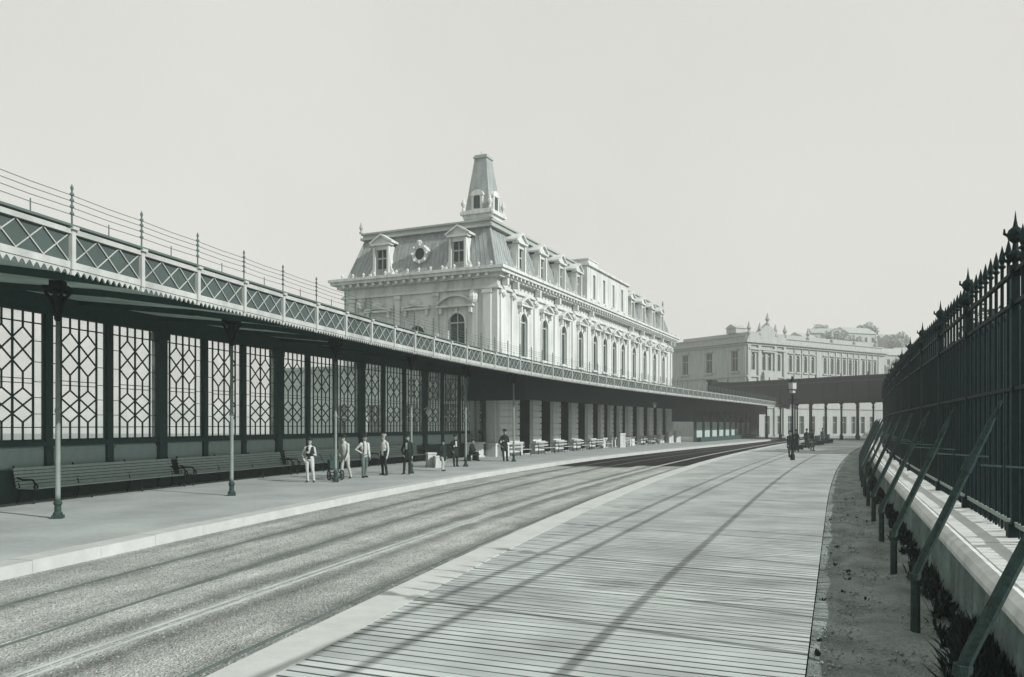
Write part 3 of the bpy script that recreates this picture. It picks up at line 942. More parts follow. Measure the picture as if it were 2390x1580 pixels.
for t in EWIN:
    architrave(C0, BE, NE, t, 1.3, 7.1, 9.95 if t < 4 else 9.25).build('architrave', m_stone2, sb_)
    if t < 4:
        pediment(C0, BE, NE, t, 2.9, 10.35, 0.62, 0.42, True).build('pediment', m_stone2, sb_)
    else:
        p_ = pediment(C0, BE, NE, t, 2.3, 10.35, 0.12, 0.3); p_.blob(C0 + BE * t + NE * 0.2 + Z * 10.85, (0.5, 0.2, 0.25), 8, 5); p_.build('pediment', m_stone2, sb_)
# flat pilasters with capitals, corner piers
for s in (0.62, 2.3, 6.3, 10.3, 14.3, 18.25, 30.55, 34.6, 38.7, 42.75, 46.7, 48.4):
    b = MB(); w = 0.62 if s in (0.62, 48.4, 18.25, 30.55) else 0.42
    b.fbox(C0, AL, NL, s - w / 2, s + w / 2, 0.002, 0.13, 6.6, 11.2); b.fbox(C0, AL, NL, s - w / 2 - 0.1, s + w / 2 + 0.1, 0.002, 0.2, 6.4, 6.75); b.fbox(C0, AL, NL, s - w / 2 - 0.08, s + w / 2 + 0.08, 0.002, 0.2, 11.2, 11.46)
    b.fbox(C0, AL, NL, s - 0.14, s + 0.14, 0.15, 0.55, 11.75, 12.22); b.blob(C0 + AL * s + NL * 0.24 + Z * 11.15, (0.16, 0.16, 0.2), 6, 5)
    b.build('pilaster', m_stone2, sb_)
for t in (0.75, 1.7, 4.8, 8.0, 11.1, 12.05):
    b = MB(); w = 0.6 if t in (0.75, 12.05) else 0.4
    b.fbox(C0, BE, NE, t - w / 2, t + w / 2, 0.002, 0.13, 6.6, 11.2); b.fbox(C0, BE, NE, t - w / 2 - 0.08, t + w / 2 + 0.08, 0.002, 0.2, 11.2, 11.46)
    if t in (1.7, 11.1): b.blob(C0 + BE * t + NE * 0.3 + Z * 11.0, (0.32, 0.3, 0.5), 8, 6)
    b.build('pilaster', m_stone2, sb_)
def slab(b, z0, z1, pr, ins=0.0):
    o = C0 - AL * pr - BE * pr
    b.obox(o + AL * (WL / 2 + pr) + BE * (WE / 2 + pr) + Z * (z0 + z1) / 2, AL * (WL / 2 + pr - 0), BE * (WE / 2 + pr), Z * (z1 - z0) / 2)
b = MB(); slab(b, 6.05, 6.3, 0.14); b.build('string_course', m_stone2, sb_)
b = MB(); slab(b, 11.5, 11.63, 0.17); slab(b, 11.63, 11.72, 0.1); b.build('architrave_band', m_stone2, sb_)
b = MB(); slab(b, ZC - 0.06, ZC + 0.2, 0.38); slab(b, ZC + 0.2, ZC + 0.42, 0.72); slab(b, ZC + 0.42, ZC + 0.62, 0.85); b.build('cornice', m_stone2, sb_)
def part_copies(name, mat, mesh_b, parent, spots):
    """one small part and its copies: spots are (position, rotation about z)"""
    first = None
    for p, a in spots:
        if first is None:
            o = first = mesh_b.build(name, mat, parent)
        else:
            o = first.copy(); C.objects.link(o)
        o.matrix_parent_inverse = Matrix.Translation(parent.location).inverted()
        o.location = p; o.rotation_euler = (0, 0, a)
AL_A, BE_A = math.atan2(AL.y, AL.x), math.atan2(BE.y, BE.x)
b = MB(); b.box((0, 0, 0.075), (0.2, 0.3, 0.19))
sp = [(C0 + AL * (0.5 + i * 0.66) + NL * 0.53 + Z * (ZC - 0.0), AL_A) for i in range(int(WL / 0.66))] + [(C0 + BE * (0.5 + i * 0.66) + NE * 0.53 + Z * ZC, BE_A) for i in range(int(WE / 0.66))]
part_copies('bracket', m_stone2, b, sb_, sp)
b = MB(); b.lathe([(0.1, 0), (0.1, 0.06), (0.05, 0.1), (0.11, 0.2), (0.08, 0.29), (0.01, 0.36)], n=7)
sp = [(C0 + BE * (0.2 + i * 0.95) + NE * 0.55 + Z * (ZC + 0.62), 0) for i in range(14)] + [(C0 + AL * (0.2 + i * 1.94) + NL * 0.55 + Z * (ZC + 0.62), 0) for i in range(26)]
part_copies('eaves_ornament', m_stone2, b, sb_, sp)
# ground floor piers: rusticated courses on a projecting pale plinth
edges = [-0.0] + [(x0 + x1) / 2 for x0, x1 in zip(WIN[:-1], WIN[1:])] + [WL]
PIERS = []
for i in range(13):
    if i == 0: p0, p1 = 0.0, WIN[0] - 1.05
    elif i == 12: p0, p1 = WIN[11] + 1.15, WL
    else:
        hw = 1.15 if not (18 < WIN[i] < 30 and 18 < WIN[i - 1] < 30) else 0.83
        p0, p1 = WIN[i - 1] + 0.1 + hw, WIN[i] + 0.1 - hw
    PIERS.append((p0, p1))
    b = MB(); z = 0.95
    while z < 5.6:
        b.fbox(C0, AL, NL, p0 + 0.06, p1 - 0.06, 0.002, 0.22, z, z + 0.385); z += 0.45
    b.fbox(C0, AL, NL, p0 + 0.12, p1 - 0.12, 0.001, 0.12, 0.95, 5.6)
    pr_ = b.build('pier', m_pier, sb_)
    b = MB(); b.fbox(C0, AL, NL, p0 - 0.02, p1 + 0.02, 0.002, 0.42, 0.0, 0.78); b.fbox(C0, AL, NL, p0 - 0.06, p1 + 0.06, 0.001, 0.5, 0.78, 0.94)
    b.build('plinth', m_stone2, pr_)
for t0, t1 in ((0.0, 2.1), (4.2, 5.4)):
    b = MB(); z = 0.95
    while z < 5.6:
        b.fbox(C0, BE, NE, t0 + 0.06, t1 - 0.06, 0.002, 0.16, z, z + 0.40); z += 0.45
    b.fbox(C0, BE, NE, t0 + 0.1, t1 - 0.1, 0.001, 0.11, 0.95, 5.6)
    pr_ = b.build('pier', m_pier, sb_)
    b = MB(); b.fbox(C0, BE, NE, t0 - 0.02, t1 + 0.02, 0.002, 0.3, 0.0, 0.78); b.fbox(C0, BE, NE, t0 - 0.06, t1 + 0.06, 0.001, 0.36, 0.78, 0.94)
    b.build('plinth', m_stone2, pr_)
# mansard roof
def mansard(z0, z1, i0, i1):
    b = MB()
    def cor(ins, z): return [C0 + AL * ins + BE * ins + Z * z, C0 + AL * (WL - ins) + BE * ins + Z * z, C0 + AL * (WL - ins) + BE * (WE - ins) + Z * z, C0 + AL * ins + BE * (WE - ins) + Z * z]
    lo, hi = cor(i0, z0), cor(i1, z1)
    b.add(lo + hi, [(0, 1, 5, 4), (1, 2, 6, 5), (2, 3, 7, 6), (3, 0, 4, 7), (4, 5, 6, 7), (0, 3, 2, 1)])
    for (A, B, A2, B2, L) in ((lo[0], lo[3], hi[0], hi[3], WE), (lo[0], lo[1], hi[0], hi[1], WL)):
        n = int(L / 0.36)
        for k in range(1, n):
            f = k / n; b.beam(A.lerp(B, f), A2.lerp(B2, f), 0.03, 0.04, up=(NE if L == WE else NL))
    for i in range(4):
        b.tube([lo[i], hi[i]], 0.09, 8)
    return b
mansard(ZC + 0.62, 16.05, 0.15, 1.15).build('roof', m_slate, sb_)
b = MB(); slab(b, 16.05, 16.22, -0.85); slab(b, 16.22, 16.45, -1.0); slab(b, 16.45, 16.58, -0.88); b.build('roof_curb', m_lead, sb_)
for ca, cb in ((0.9, 0.9), (0.9, WE - 0.9), (WL - 0.9, 0.9)):
    b = MB(); b.lathe([(0.14, 16.58), (0.14, 16.7), (0.06, 16.78), (0.15, 17.0), (0.1, 17.2), (0.02, 17.45)], C0 + AL * ca + BE * cb, 8); b.build('roof_finial', m_lead, sb_)
def dormer(o, a, n, s, scroll=True):
    base = ZC + 0.62; fr = Vector(o) - n * 0.20
    hole = rect_hole(s, 0.98, base + 0.25, base + 2.1)
    b = MB()
    facade(b, fr, a, n, [(s - 0.68, base), (s + 0.68, base), (s + 0.68, base + 2.4), (s - 0.68, base + 2.4)], [hole], 0.2)
    for sg in (-1, 1):
        p = fr + a * (s + sg * 0.68)
        b.add([p + Z * base, p + Z * (base + 2.4), p + Z * (base + 2.4) - n * 1.5, p + Z * base - n * 1.5], [(0, 1, 2, 3)])
        b.fbox(fr, a, n, s + sg * 0.6 - 0.09, s + sg * 0.6 + 0.09, 0.003, 0.12, base + 0.02, base + 2.3)
        if scroll:
            q = [(s + sg * 0.7, base), (s + sg * 1.05, base), (s + sg * 1.1, base + 0.25), (s + sg * 0.98, base + 0.5), (s + sg * 0.8, base + 0.75), (s + sg * 0.76, base + 1.3), (s + sg * 0.7, base + 1.9)]
            b.prism(q, fr + n * 0.002, a, Z, -n * 0.35)
            b.lathe([(0.2, 0), (0.2, 0.3)], fr + a * (s + sg * 0.93) + n * 0.0 + Z * (base + 0.06), 8)
    b.fbox(fr, a, n, s - 0.85, s + 0.85, -0.3, 0.22, base + 2.4, base + 2.54)
    d = b.build('dormer', m_stone2, sb_, fix=False)
    b = MB(); b.prism([(s - 0.95, base + 2.542), (s + 0.95, base + 2.542), (s, base + 3.12)], fr + n * 0.04, a, Z, -n * 1.5)
    for sg in (-1, 1):
        b.prism([(s + sg * 0.98, base + 2.543), (s, base + 3.12), (s, base + 3.26), (s + sg * 0.98, base + 2.67)], fr + n * 0.2, a, Z, -n * 1.6)
    b.build('pediment', m_stone2, d)
    window_part(fr, a, n, hole, d, 0.18)
for t in (3.16, 9.57): dormer(C0, BE, NE, t)
for s in WIN[:4] + WIN[8:]: dormer(C0, AL, NL, s - 0.0, True)
# round window between the end dormers
oc = C0 + BE * 6.36 - NE * 0.25 + Z * 14.45
b = MB()
for i in range(20):
    t0, t1 = 2 * math.pi * i / 20, 2 * math.pi * (i + 1) / 20
    q = [(0.42 * math.cos(t0), 0.42 * math.sin(t0)), (0.66 * math.cos(t0), 0.66 * math.sin(t0)), (0.66 * math.cos(t1), 0.66 * math.sin(t1)), (0.42 * math.cos(t1), 0.42 * math.sin(t1))]
    b.prism(q, oc, BE, Z, -NE * 0.7)
for i in range(8):
    a = math.pi * i / 4; b.blob(oc + BE * 0.62 * math.cos(a) + Z * 0.62 * math.sin(a) + NE * 0.02, (0.13, 0.13, 0.13), 7, 5)
b.blob(oc + Z * 0.82, (0.2, 0.15, 0.18), 7, 5)
rw = b.build('round_window', m_stone2, sb_)
b = MB(); b.prism([(0.43 * math.cos(2 * math.pi * i / 20), 0.43 * math.sin(2 * math.pi * i / 20)) for i in range(20)], oc - NE * 0.12, BE, Z, -NE * 0.05); b.build('pane', m_glass, rw)
# attic of the middle bays
b = MB()
ah = [rect_hole(s, 0.62, 13.55, 15.75) for s in WIN[4:8]]
facade(b, C0 - NL * 0.05, AL, NL, [(18.2, ZC + 0.62), (30.6, ZC + 0.62), (30.6, 16.35), (18.2, 16.35)], ah, 0.3)
for s in (18.2, 30.6):
    p = C0 - NL * 0.05 + AL * s; b.add([p + Z * (ZC + 0.62), p + Z * 16.35, p + Z * 16.35 - NL * 3, p + Z * (ZC + 0.62) - NL * 3], [(0, 1, 2, 3)])
at_ = b.build('attic', m_stone, sb_, fix=False)
b = MB(); b.fbox(C0, AL, NL, 18.0, 30.8, -3.2, 0.16, 16.352, 16.56); b.fbox(C0, AL, NL, 18.1, 20.6, -3.0, 0.08, 16.562, 16.85); b.fbox(C0, AL, NL, 18.0, 20.7, -3.1, 0.14, 16.852, 16.95); b.build('cornice', m_stone2, at_)
for h in ah: window_part(C0 - NL * 0.05, AL, NL, h, at_, 0.25)

# clock tower of the street front, seen over the roof
TC = C0 + AL * 23.6 + BE * 13.2; TK = 0.72
tw = thing('tower', 'tall steep-roofed tower fading into haze above the station roof', 'tower', (TC.x, TC.y, 0))
def sq(b, h0, h1, z0, z1):
    h0, h1 = h0 * TK, h1 * TK
    lo = [TC + AL * i * h0 + BE * j * h0 + Z * z0 for i, j in ((-1, -1), (1, -1), (1, 1), (-1, 1))]
    hi = [TC + AL * i * h1 + BE * j * h1 + Z * z1 for i, j in ((-1, -1), (1, -1), (1, 1), (-1, 1))]
    b.add(lo + hi, [(0, 1, 5, 4), (1, 2, 6, 5), (2, 3, 7, 6), (3, 0, 4, 7), (4, 5, 6, 7), (0, 3, 2, 1)])
b = MB(); sq(b, 2.0, 2.0, -0.2, 22.9); b.build('wall', m_stone, tw)
b = MB(); sq(b, 2.1, 2.15, 22.9, 23.3); sq(b, 2.45, 2.45, 23.3, 23.6); sq(b, 2.3, 2.3, 23.6, 23.75); b.build('cornice', m_stone2, tw)
b = MB(); sq(b, 1.9, 0.93, 23.75, 29.2)
b.build('roof', m_slate, tw)
b = MB(); sq(b, 1.08, 1.08, 29.2, 29.38); sq(b, 0.95, 0.95, 29.38, 29.55); b.build('roof_curb', m_lead, tw)
for i, j in ((-1, -1), (1, -1), (1, 1), (-1, 1)):
    b = MB(); b.lathe([(0.16, 23.75), (0.16, 23.95), (0.08, 24.05), (0.24, 24.4), (0.26, 24.6), (0.12, 24.72), (0.14, 24.8), (0.02, 25.1)], TC + AL * i * 1.5 + BE * j * 1.5, 8); b.build('urn', m_stone2, tw)
for n_, a_ in ((NE, BE), (NL, AL)):
    b = MB(); o = TC + n_ * 1.4
    b.fbox(o, a_, n_, -0.62, 0.62, -1.0, 0.05, 23.76, 25.2)
    b.prism([(-0.72, 25.202)] + [(-0.72 * math.cos(math.pi * i / 8), 25.2 + 0.6 * math.sin(math.pi * i / 8)) for i in range(1, 8)] + [(0.72, 25.202)], o + n_ * 0.1, a_, Z, -n_ * 1.1)
    d = b.build('dormer', m_stone2, tw)
    b = MB(); b.prism(arch_hole(0, 0.7, 23.9, 25.3), o + n_ * 0.055, a_, Z, n_ * 0.03); b.build('clock_opening', m_glass, d)
b = MB()
for i in (-1, 1):
    b.tube([TC + AL * 0.5 * i + Z * 29.55, TC + AL * 0.5 * i + Z * 29.9], 0.04, 6)
b.build('finial', m_lead, tw)

# ---------------------------------------------------------------- second terminal building, beyond the platforms
D0 = Vector((44.4, 150, 0)); RD = Vector((0.83, 0.56, 0)).normalized(); LD = Vector((-RD.y, RD.x, 0)); NR, NLF = -LD, -RD
t2 = thing('terminal_building', 'second pale terminal building with shaded end and sunlit window row, far beyond the platforms', 'building', D0)
RW = [1.9, 5.0, 6.7, 9.5, 13.1, 15.5, 17.9, 20.3, 24.4, 26.8, 28.9, 31.1, 33.2, 35.2, 38.0, 40.2, 42.4]
LW = [2.9, 9.3, 15.7, 20.6]
hr = [arch_hole(s, 1.05, 12.6, 15.9) for s in RW] + [rect_hole(s, 1.5, 0.2, 3.8) for s in (2.5, 6.0, 9.5, 13.1, 16.7, 20.3, 24.4, 27.8, 31.1, 34.4, 37.8, 41.2)] + [rect_hole(s, 0.9, 7.2, 9.4) for s in (2.5, 6.0, 9.5, 13.1, 16.7, 20.3, 24.4, 27.8, 31.1, 34.4, 37.8, 41.2)]
hlf = [rect_hole(s, 1.6, 12.4, 16.2) for s in LW] + [rect_hole(s, 1.3, 6.6, 9.6) for s in LW]
b = MB()
facade(b, D0, RD, NR, [(0, -0.3), (46, -0.3), (46, 17.4), (0, 17.4)], hr, 0.4)
facade(b, D0, LD, NLF, [(0, -0.3), (24, -0.3), (24, 17.4), (0, 17.4)], hlf, 0.4)
for p, q in ((D0 + RD * 46, D0 + RD * 46 + LD * 24), (D0 + LD * 24, D0 + RD * 46 + LD * 24)):
    b.add([p, q, q + Z * 17.4, p + Z * 17.4], [(0, 1, 2, 3)])
b.build('wall', m_far_stone, t2, fix=False)
for h in hr: window_part(D0, RD, NR, h, t2, 0.3)
for h in hlf: window_part(D0, LD, NLF, h, t2, 0.3)
def slab2(b, z0, z1, pr):
    b.obox(D0 + RD * 23 + LD * 12 + Z * (z0 + z1) / 2, RD * (23 + pr), LD * (12 + pr), Z * (z1 - z0) / 2)
b = MB(); slab2(b, 11.2, 11.5, 0.3); slab2(b, 5.3, 5.6, 0.2); b.build('string_course', m_far_stone, t2)
b = MB(); slab2(b, 17.3, 17.7, 0.35); slab2(b, 17.7, 18.1, 0.75); b.build('cornice', m_far_stone, t2)
b = MB(); slab2(b, 18.1, 19.0, -0.3); slab2(b, 19.0, 19.2, -0.1); b.build('parapet', m_far_stone, t2)
b = MB()
b.obox(D0 + RD * 24 + LD * 12 + Z * 19.8, RD * 19, LD * 9, Z * 0.6); b.build('roof', m_lead, t2)
# corner pavilion with piers and pinnacles
b = MB(); b.fbox(D0, RD, NR, 0.0, 0.9, 0.002, 0.35, 0, 17.3); b.fbox(D0, RD, NR, 3.0, 3.9, 0.002, 0.35, 0, 17.3); b.fbox(D0, RD, NR, 7.8, 8.6, 0.002, 0.35, 0, 17.3); b.fbox(D0, RD, NR, 10.6, 11.3, 0.002, 0.35, 0, 17.3); b.fbox(D0, RD, NR, 3.9, 7.8, 0.002, 1.1, 10.6, 11.1); b.fbox(D0, RD, NR, 3.9, 7.8, 0.9, 1.05, 11.1, 12.0); b.build('pavilion_pier', m_far_stone, t2)
b = MB(); b.prism([(-0.3, 18.1), (11.6, 18.1), (11.0, 19.6), (8.5, 19.8), (5.7, 21.6), (2.9, 19.8), (0.3, 19.6)], D0 + NR * 0.5, RD, Z, -NR * 0.9); b.build('gable', m_far_stone, t2)
for s in (0.3, 3.4, 5.7, 8.1, 11.0, 19.0, 27.0, 35.0, 43.0):
    b = MB(); h = 21.7 if s == 5.7 else 19.7
    b.lathe([(0.4, h - 0.4), (0.4, h), (0.2, h + 0.25), (0.45, h + 0.7), (0.3, h + 1.1), (0.04, h + 2.0)], D0 + RD * s + NR * 0.3 if s < 12 else D0 + RD * s - NR * 0.2, 8); b.build('pinnacle', m_far_stone, t2)
b = MB(); b.fbox(D0, RD, NR, 0.3, 11.2, 0.36, 0.5, 16.4, 16.75); b.fbox(D0, RD, NR, 4.3, 7.4, 0.36, 0.62, 12.0, 12.4); b.fbox(D0, RD, NR, 1.0, 2.9, 0.02, 0.3, 16.0, 16.2); b.fbox(D0, RD, NR, 4.2, 7.6, 0.02, 0.5, 16.05, 16.3)
for s in (1.9, 5.0, 6.7, 9.5): b.prism([(s - 0.9, 16.31), (s + 0.9, 16.31), (s, 16.85)], D0 + NR * 0.003, RD, Z, NR * 0.35)
b.build('pavilion_cornice', m_far_stone, t2)
for s in RW[4:]:
    b = MB(); b.fbox(D0, RD, NR, s - 0.8, s + 0.8, 0.003, 0.3, 16.15, 16.32); b.fbox(D0, RD, NR, s - 0.8, s + 0.8, 0.003, 0.25, 12.3, 12.55); b.fbox(D0, RD, NR, s + 1.05, s + 1.3, 0.003, 0.18, 11.55, 17.25); b.build('window_trim', m_far_stone, t2)
for t in LW:
    for e0, e1 in ((16.4, 16.65), (12.05, 12.3)):
        b = MB(); b.fbox(D0, LD, NLF, t - 1.1, t + 1.1, 0.003, 0.32, e0, e1); b.build('window_hood', m_far_stone, t2)
for e0, e1 in ((0.02, 0.8), (23.2, 23.98)):
    b = MB(); b.fbox(D0, LD, NLF, e0, e1, 0.002, 0.25, 0, 17.28); b.build('corner_pier', m_far_stone, t2)
b = MB(); b.obox(D0 + LD * 7.5 + RD * 6 + Z * 20.9, RD * 1.6, LD * 1.2, Z * 0.5); b.prism([(-1.4, 0), (1.4, 0), (0, 0.8)], D0 + LD * 7.5 + RD * 4.2 + Z * 21.4, LD, Z, RD * 3.6); b.build('roof_lantern', m_lead, t2)

# ---------------------------------------------------------------- low wing behind the screen, and a shed wall beyond the station
m_annex = M('annex_wall', (150, 161, 156), 0.85, var=0.1, scale=1.0, rough=0.9, stain=0.1, stscale=0.3)
an = thing('station_annex', 'low shaded wing standing behind the lattice screen, under the canopy line', 'building', (-12, 66, 0))
A0 = C0 + BE * WE + AL * 3.0
AD = Vector((-0.93, 0.37, 0)); AN = Vector((-0.37, -0.93, 0))
A0 = C0 + BE * 1.5 - AL * 0.4
ahs = [rect_hole(2.0 + i * 3.1, 1.3, 1.0, 3.6) for i in range(4)]
b = MB(); facade(b, A0 - AL * 0.2, BE, NE, [(0, -0.3), (16.9, -0.3), (16.9, 6.3), (0, 6.3)], ahs, 0.3)
q = A0 - AL * 0.2
b.add([q + BE * 16.9 - Z * .3, q + BE * 16.9 + AL * 5 - Z * .3, q + BE * 16.9 + AL * 5 + Z * 6.3, q + BE * 16.9 + Z * 6.3], [(0, 1, 2, 3)])
b.add([q - Z * .3, q + Z * 6.3, q + AL * 0.38 + Z * 6.3, q + AL * 0.38 - Z * .3], [(0, 1, 2, 3)])
b.build('wall', m_annex, an, fix=False)
for h in ahs: window_part(A0 - AL * 0.2, BE, NE, h, an, 0.25)
b = MB(); b.fbox(A0 - AL * 0.2, BE, NE, -0.15, 17.2, -5.2, 0.3, 6.302, 6.5); b.build('roof', m_lead, an)

# wall with posts behind the platform past the station
E0 = FAR_A + AL * 0.3 - BE * 0.4
ew = thing('boundary_wall', 'long grey boarded wall with dark posts behind the platform past the station', 'wall', E0)
b = MB()
s = 0.0
PE = PF.off(5.6)
sa = PE.sy(98.0); sz = PE.sy(131)
b.sweep(PE, [(-0.05, 0.0), (0.1, 0.0), (0.1, 2.5), (-0.05, 2.5)], sa, sz, 2); b.build('panel', M('grey_wall', (150, 162, 155), 0.8, var=0.1, scale=1, rough=0.9), ew)
b = MB(); b.sweep(PE, [(-0.9, 0.0), (-0.05, 0.0), (-0.05, 0.55), (-0.9, 0.55)], sa, sz, 2); b.build('kerb', m_timber, ew); b = MB(); b.sweep(PE, [(-0.1, 2.502), (0.1, 2.502), (0.1, 5.9), (-0.1, 5.9)], sa - 9, sz, 2); b.build('upper_boarding', m_timber, ew)
while sa < sz:
    b = MB(); o = PE.at(sa, -0.2, 0); b.box(o + Z * 2.7, (0.24, 0.24, 5.4)); b.box(o + Z * 3.0, (0.5, 0.5, 0.5)); b.build('post', m_timber, ew); sa += 4.0

# benches and lone blocks in front of the station piers
def pier_bench(s, L, label):
    p = C0 + AL * s + NL * 0.95
    o = thing('platform_bench', label, 'bench', p, math.atan2(AL.y, AL.x), 'pale benches before the station piers', local=True)
    b = MB()
    for i in range(4): b.box((0, 0.10 - i * 0.12, 0.44), (L, 0.09, 0.035))
    b.build('seat', m_white, o)
    b = MB()
    for z in (0.62, 0.82): b.box((0, 0.24 + (z - 0.4) * 0.15, z), (L, 0.03, 0.11))
    b.build('backrest', m_white, o)
    for sx_ in (-1, 1):
        b = MB(); x = sx_ * (L / 2 - 0.12)
        b.tube([(x, -0.28, 0), (x, -0.24, 0.42)], 0.03, 6); b.tube([(x, 0.26, 0), (x, 0.22, 0.42), (x, 0.3, 0.9)], 0.03, 6); b.tube([(x, -0.26, 0.41), (x, 0.22, 0.41)], 0.025, 6)
        b.build('bench_leg', m_iron, o)
ORD = ['first pale bench past the dark-coated man, before the nearest pier', 'second pale bench along the station piers', 'third pale bench along the station piers', 'fourth pale bench along the station piers',
       'fifth pale bench, before the slender middle piers', 'sixth pale bench, past the pale standing block', 'seventh pale bench along the station piers', 'farthest pale bench along the station piers']
for lab, s, L in zip(ORD, (2.0, 6.4, 10.4, 14.4, 19.2, 27.6, 34.6, 38.7), (2.0, 2.1, 2.1, 2.1, 4.2, 3.8, 2.0, 2.0)):
    pier_bench(s, L, lab)
def block(x, y, w, h, label, rz=0.4):
    o = thing('stone_block', label, 'stone block', (x, y, 0), rz, local=True)
    b = MB(); b.box((0, 0, h * 0.44), (w, w, h * 0.88)); b.build('block_body', m_stone2, o)
    b = MB(); b.box((0, 0, h * 0.94), (w * 1.15, w * 1.15, h * 0.12)); b.box((0, 0, 0.05), (w * 1.12, w * 1.12, 0.1)); b.build('block_cap', m_stone2, o)
p = C0 + AL * 24.3 + NL * 1.2; block(p.x, p.y, 0.55, 1.35, 'pale stone block standing between the fifth and sixth benches')
p = C0 + AL * 44.0 + NL * 1.0; block(p.x, p.y, 0.6, 1.4, 'pale stone block near the last station pier')
p = C0 + AL * 47.6 + NL * 1.0; block(p.x, p.y, 0.6, 1.4, 'pale stone block at the far corner of the station')
block(-4.15, 40.6, 0.42, 0.75, 'small pale block behind the boy on the platform')
block(-3.75, 40.2, 0.36, 0.6, 'smaller pale block touching the boy from behind')
p = C0 + AL * -1.2 + BE * 1.3; block(p.x, p.y, 1.2, 1.0, 'broad pale block beside the seated man, at the station corner')

# ---------------------------------------------------------------- retaining wall and iron railing on the right
rw_ = thing('retaining_wall', 'low grey retaining wall with rounded coping and broad white slabs under the iron railing', 'wall', (5.4, 9.5, 0))
ys0, ys1 = 2.5, 118.0
S0, S1 = PWB.sy(ys0), PWB.sy(ys1)
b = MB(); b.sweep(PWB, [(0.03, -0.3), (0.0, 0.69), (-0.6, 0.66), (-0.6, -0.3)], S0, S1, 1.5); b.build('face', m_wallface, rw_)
b = MB()
b.sweep(PWB, [(0.09, 0.69), (0.10, 0.75), (0.07, 0.82), (0.0, 0.86), (-0.07, 0.83), (-0.11, 0.77), (-0.11, 0.66)], S0, S1, 1.0)
b.build('coping', m_stone2, rw_, smooth=False)
b = MB(); b.sweep(PWB, [(-0.112, 0.62), (-0.112, 0.685), (-0.19, 0.685), (-0.19, 0.62)], S0, S1, 1.5); b.build('channel', m_dark, rw_)
s = S0
b = MB(); 
while s < S1 - 1.9:
    w = 1.85 + 0.2 * random.random()
    dz = random.uniform(-0.008, 0.008)
    b.sweep(PWB, [(-0.19, 0.735 + dz), (-1.05, 0.80 + dz), (-1.05, 0.5), (-0.19, 0.5)], s + 0.006, s + w, 0.7)
    s += w
b.build('slab', m_slab, rw_)

POSTY = [6.35 + 3.6 * k for k in range(0, 32)]
fe = thing('iron_railing', 'tall dark iron railing with spear bars and finialled posts along the retaining wall', 'railing', (6.35, 10, 0.8))
F0, F1 = PFE.sy(3.0), PFE.sy(117.0)
def rect(d, z, w, h): return [(d - w / 2, z - h / 2), (d + w / 2, z - h / 2), (d + w / 2, z + h / 2), (d - w / 2, z + h / 2)]
b = MB(); b.sweep(PFE, rect(0, 0.95, 0.05, 0.055), F0, F1, 1.5); b.build('bottom_rail', m_column, fe)
for z in (2.65, 3.72, 4.12):
    b = MB(); b.sweep(PFE, rect(0, z, 0.05, 0.05), F0, F1, 1.5); b.build('rail', m_iron, fe)
def bar(b, s, z0, z1, r=0.022, spear=True, n=5):
    o = PFE.at(s, 0, 0)
    if spear:
        b.lathe([(r * 0.3, z0 - 0.02), (r, z0 + 0.03), (r, z1 - 0.32), (r * 2.0, z1 - 0.30), (r * 2.0, z1 - 0.28), (r, z1 - 0.26), (r * 1.9, z1 - 0.2), (r * 1.5, z1 - 0.14), (0.002, z1)], o, n)
    else:
        b.lathe([(r * 0.3, z0 - 0.02), (r, z0 + 0.03), (r, z1 - 0.14), (r * 1.8, z1 - 0.1), (0.002, z1)], o, n)
fin0 = post_f = None
for i, y in enumerate(POSTY):
    sp0 = PFE.sy(y)
    sn = PFE.sy(y + 3.6)
    o = PFE.at(sp0, 0, 0)
    b = MB(); b.box((0, 0, 2.5), (0.09, 0.09, 3.4)); b.box((0, 0, 0.86), (0.18, 0.18, 0.2)); b.box((0, 0, 4.13), (0.14, 0.14, 0.12)); b.box((0, 0, 3.72), (0.12, 0.12, 0.10))
    if post_f is None:
        p = post_f = b.build('post', m_iron, fe)
        b = MB(); b.lathe([(0.035, 4.18), (0.035, 4.24), (0.085, 4.28), (0.095, 4.33), (0.04, 4.38), (0.03, 4.47), (0.08, 4.52), (0.10, 4.58), (0.075, 4.64), (0.03, 4.68), (0.015, 4.76), (0.002, 4.88)], n=9)
        for a in range(4):
            ca, sa2 = math.cos(a * math.pi / 2), math.sin(a * math.pi / 2)
            b.tube([(ca * 0.05, sa2 * 0.05, 4.24), (ca * 0.12, sa2 * 0.12, 4.27), (ca * 0.13, sa2 * 0.13, 4.34), (ca * 0.09, sa2 * 0.09, 4.37)], [0.02, 0.02, 0.02, 0.012], 5)
            b.tube([(ca * 0.06, sa2 * 0.06, 4.56), (ca * 0.12, sa2 * 0.12, 4.6), (ca * 0.12, sa2 * 0.12, 4.66)], [0.02, 0.02, 0.01], 5)
        fin0 = b.build('finial', m_iron, p)
        t = PFE.tan(sp0)
        p.location = o - Vector(fe.location) * 0; p.matrix_parent_inverse = Matrix.Translation(fe.location).inverted(); p.rotation_euler = (0, 0, math.atan2(t.y, t.x))
        fin0.matrix_parent_inverse = Matrix()
    else:
        p = post_f.copy(); C.objects.link(p); t = PFE.tan(sp0); p.location = o; p.rotation_euler = (0, 0, math.atan2(t.y, t.x))
        f = fin0.copy(); C.objects.link(f); f.parent = p
    # the bars of this bay: tall spears, and short ones between them up to the middle rail
    b = MB()
    nb = 9
    near = y < 40
    for k in range(1, nb):
        bar(b, sp0 + (sn - sp0) * k / nb, 0.78, 4.62, n=6 if near else 4)
    for k in range(nb):
        f0 = (k + 0.5) / nb
        bar(b, sp0 + (sn - sp0) * f0, 0.78, 3.70, 0.013, False, n=5 if near else 4)
    b.build('bar_panel', m_iron, fe)
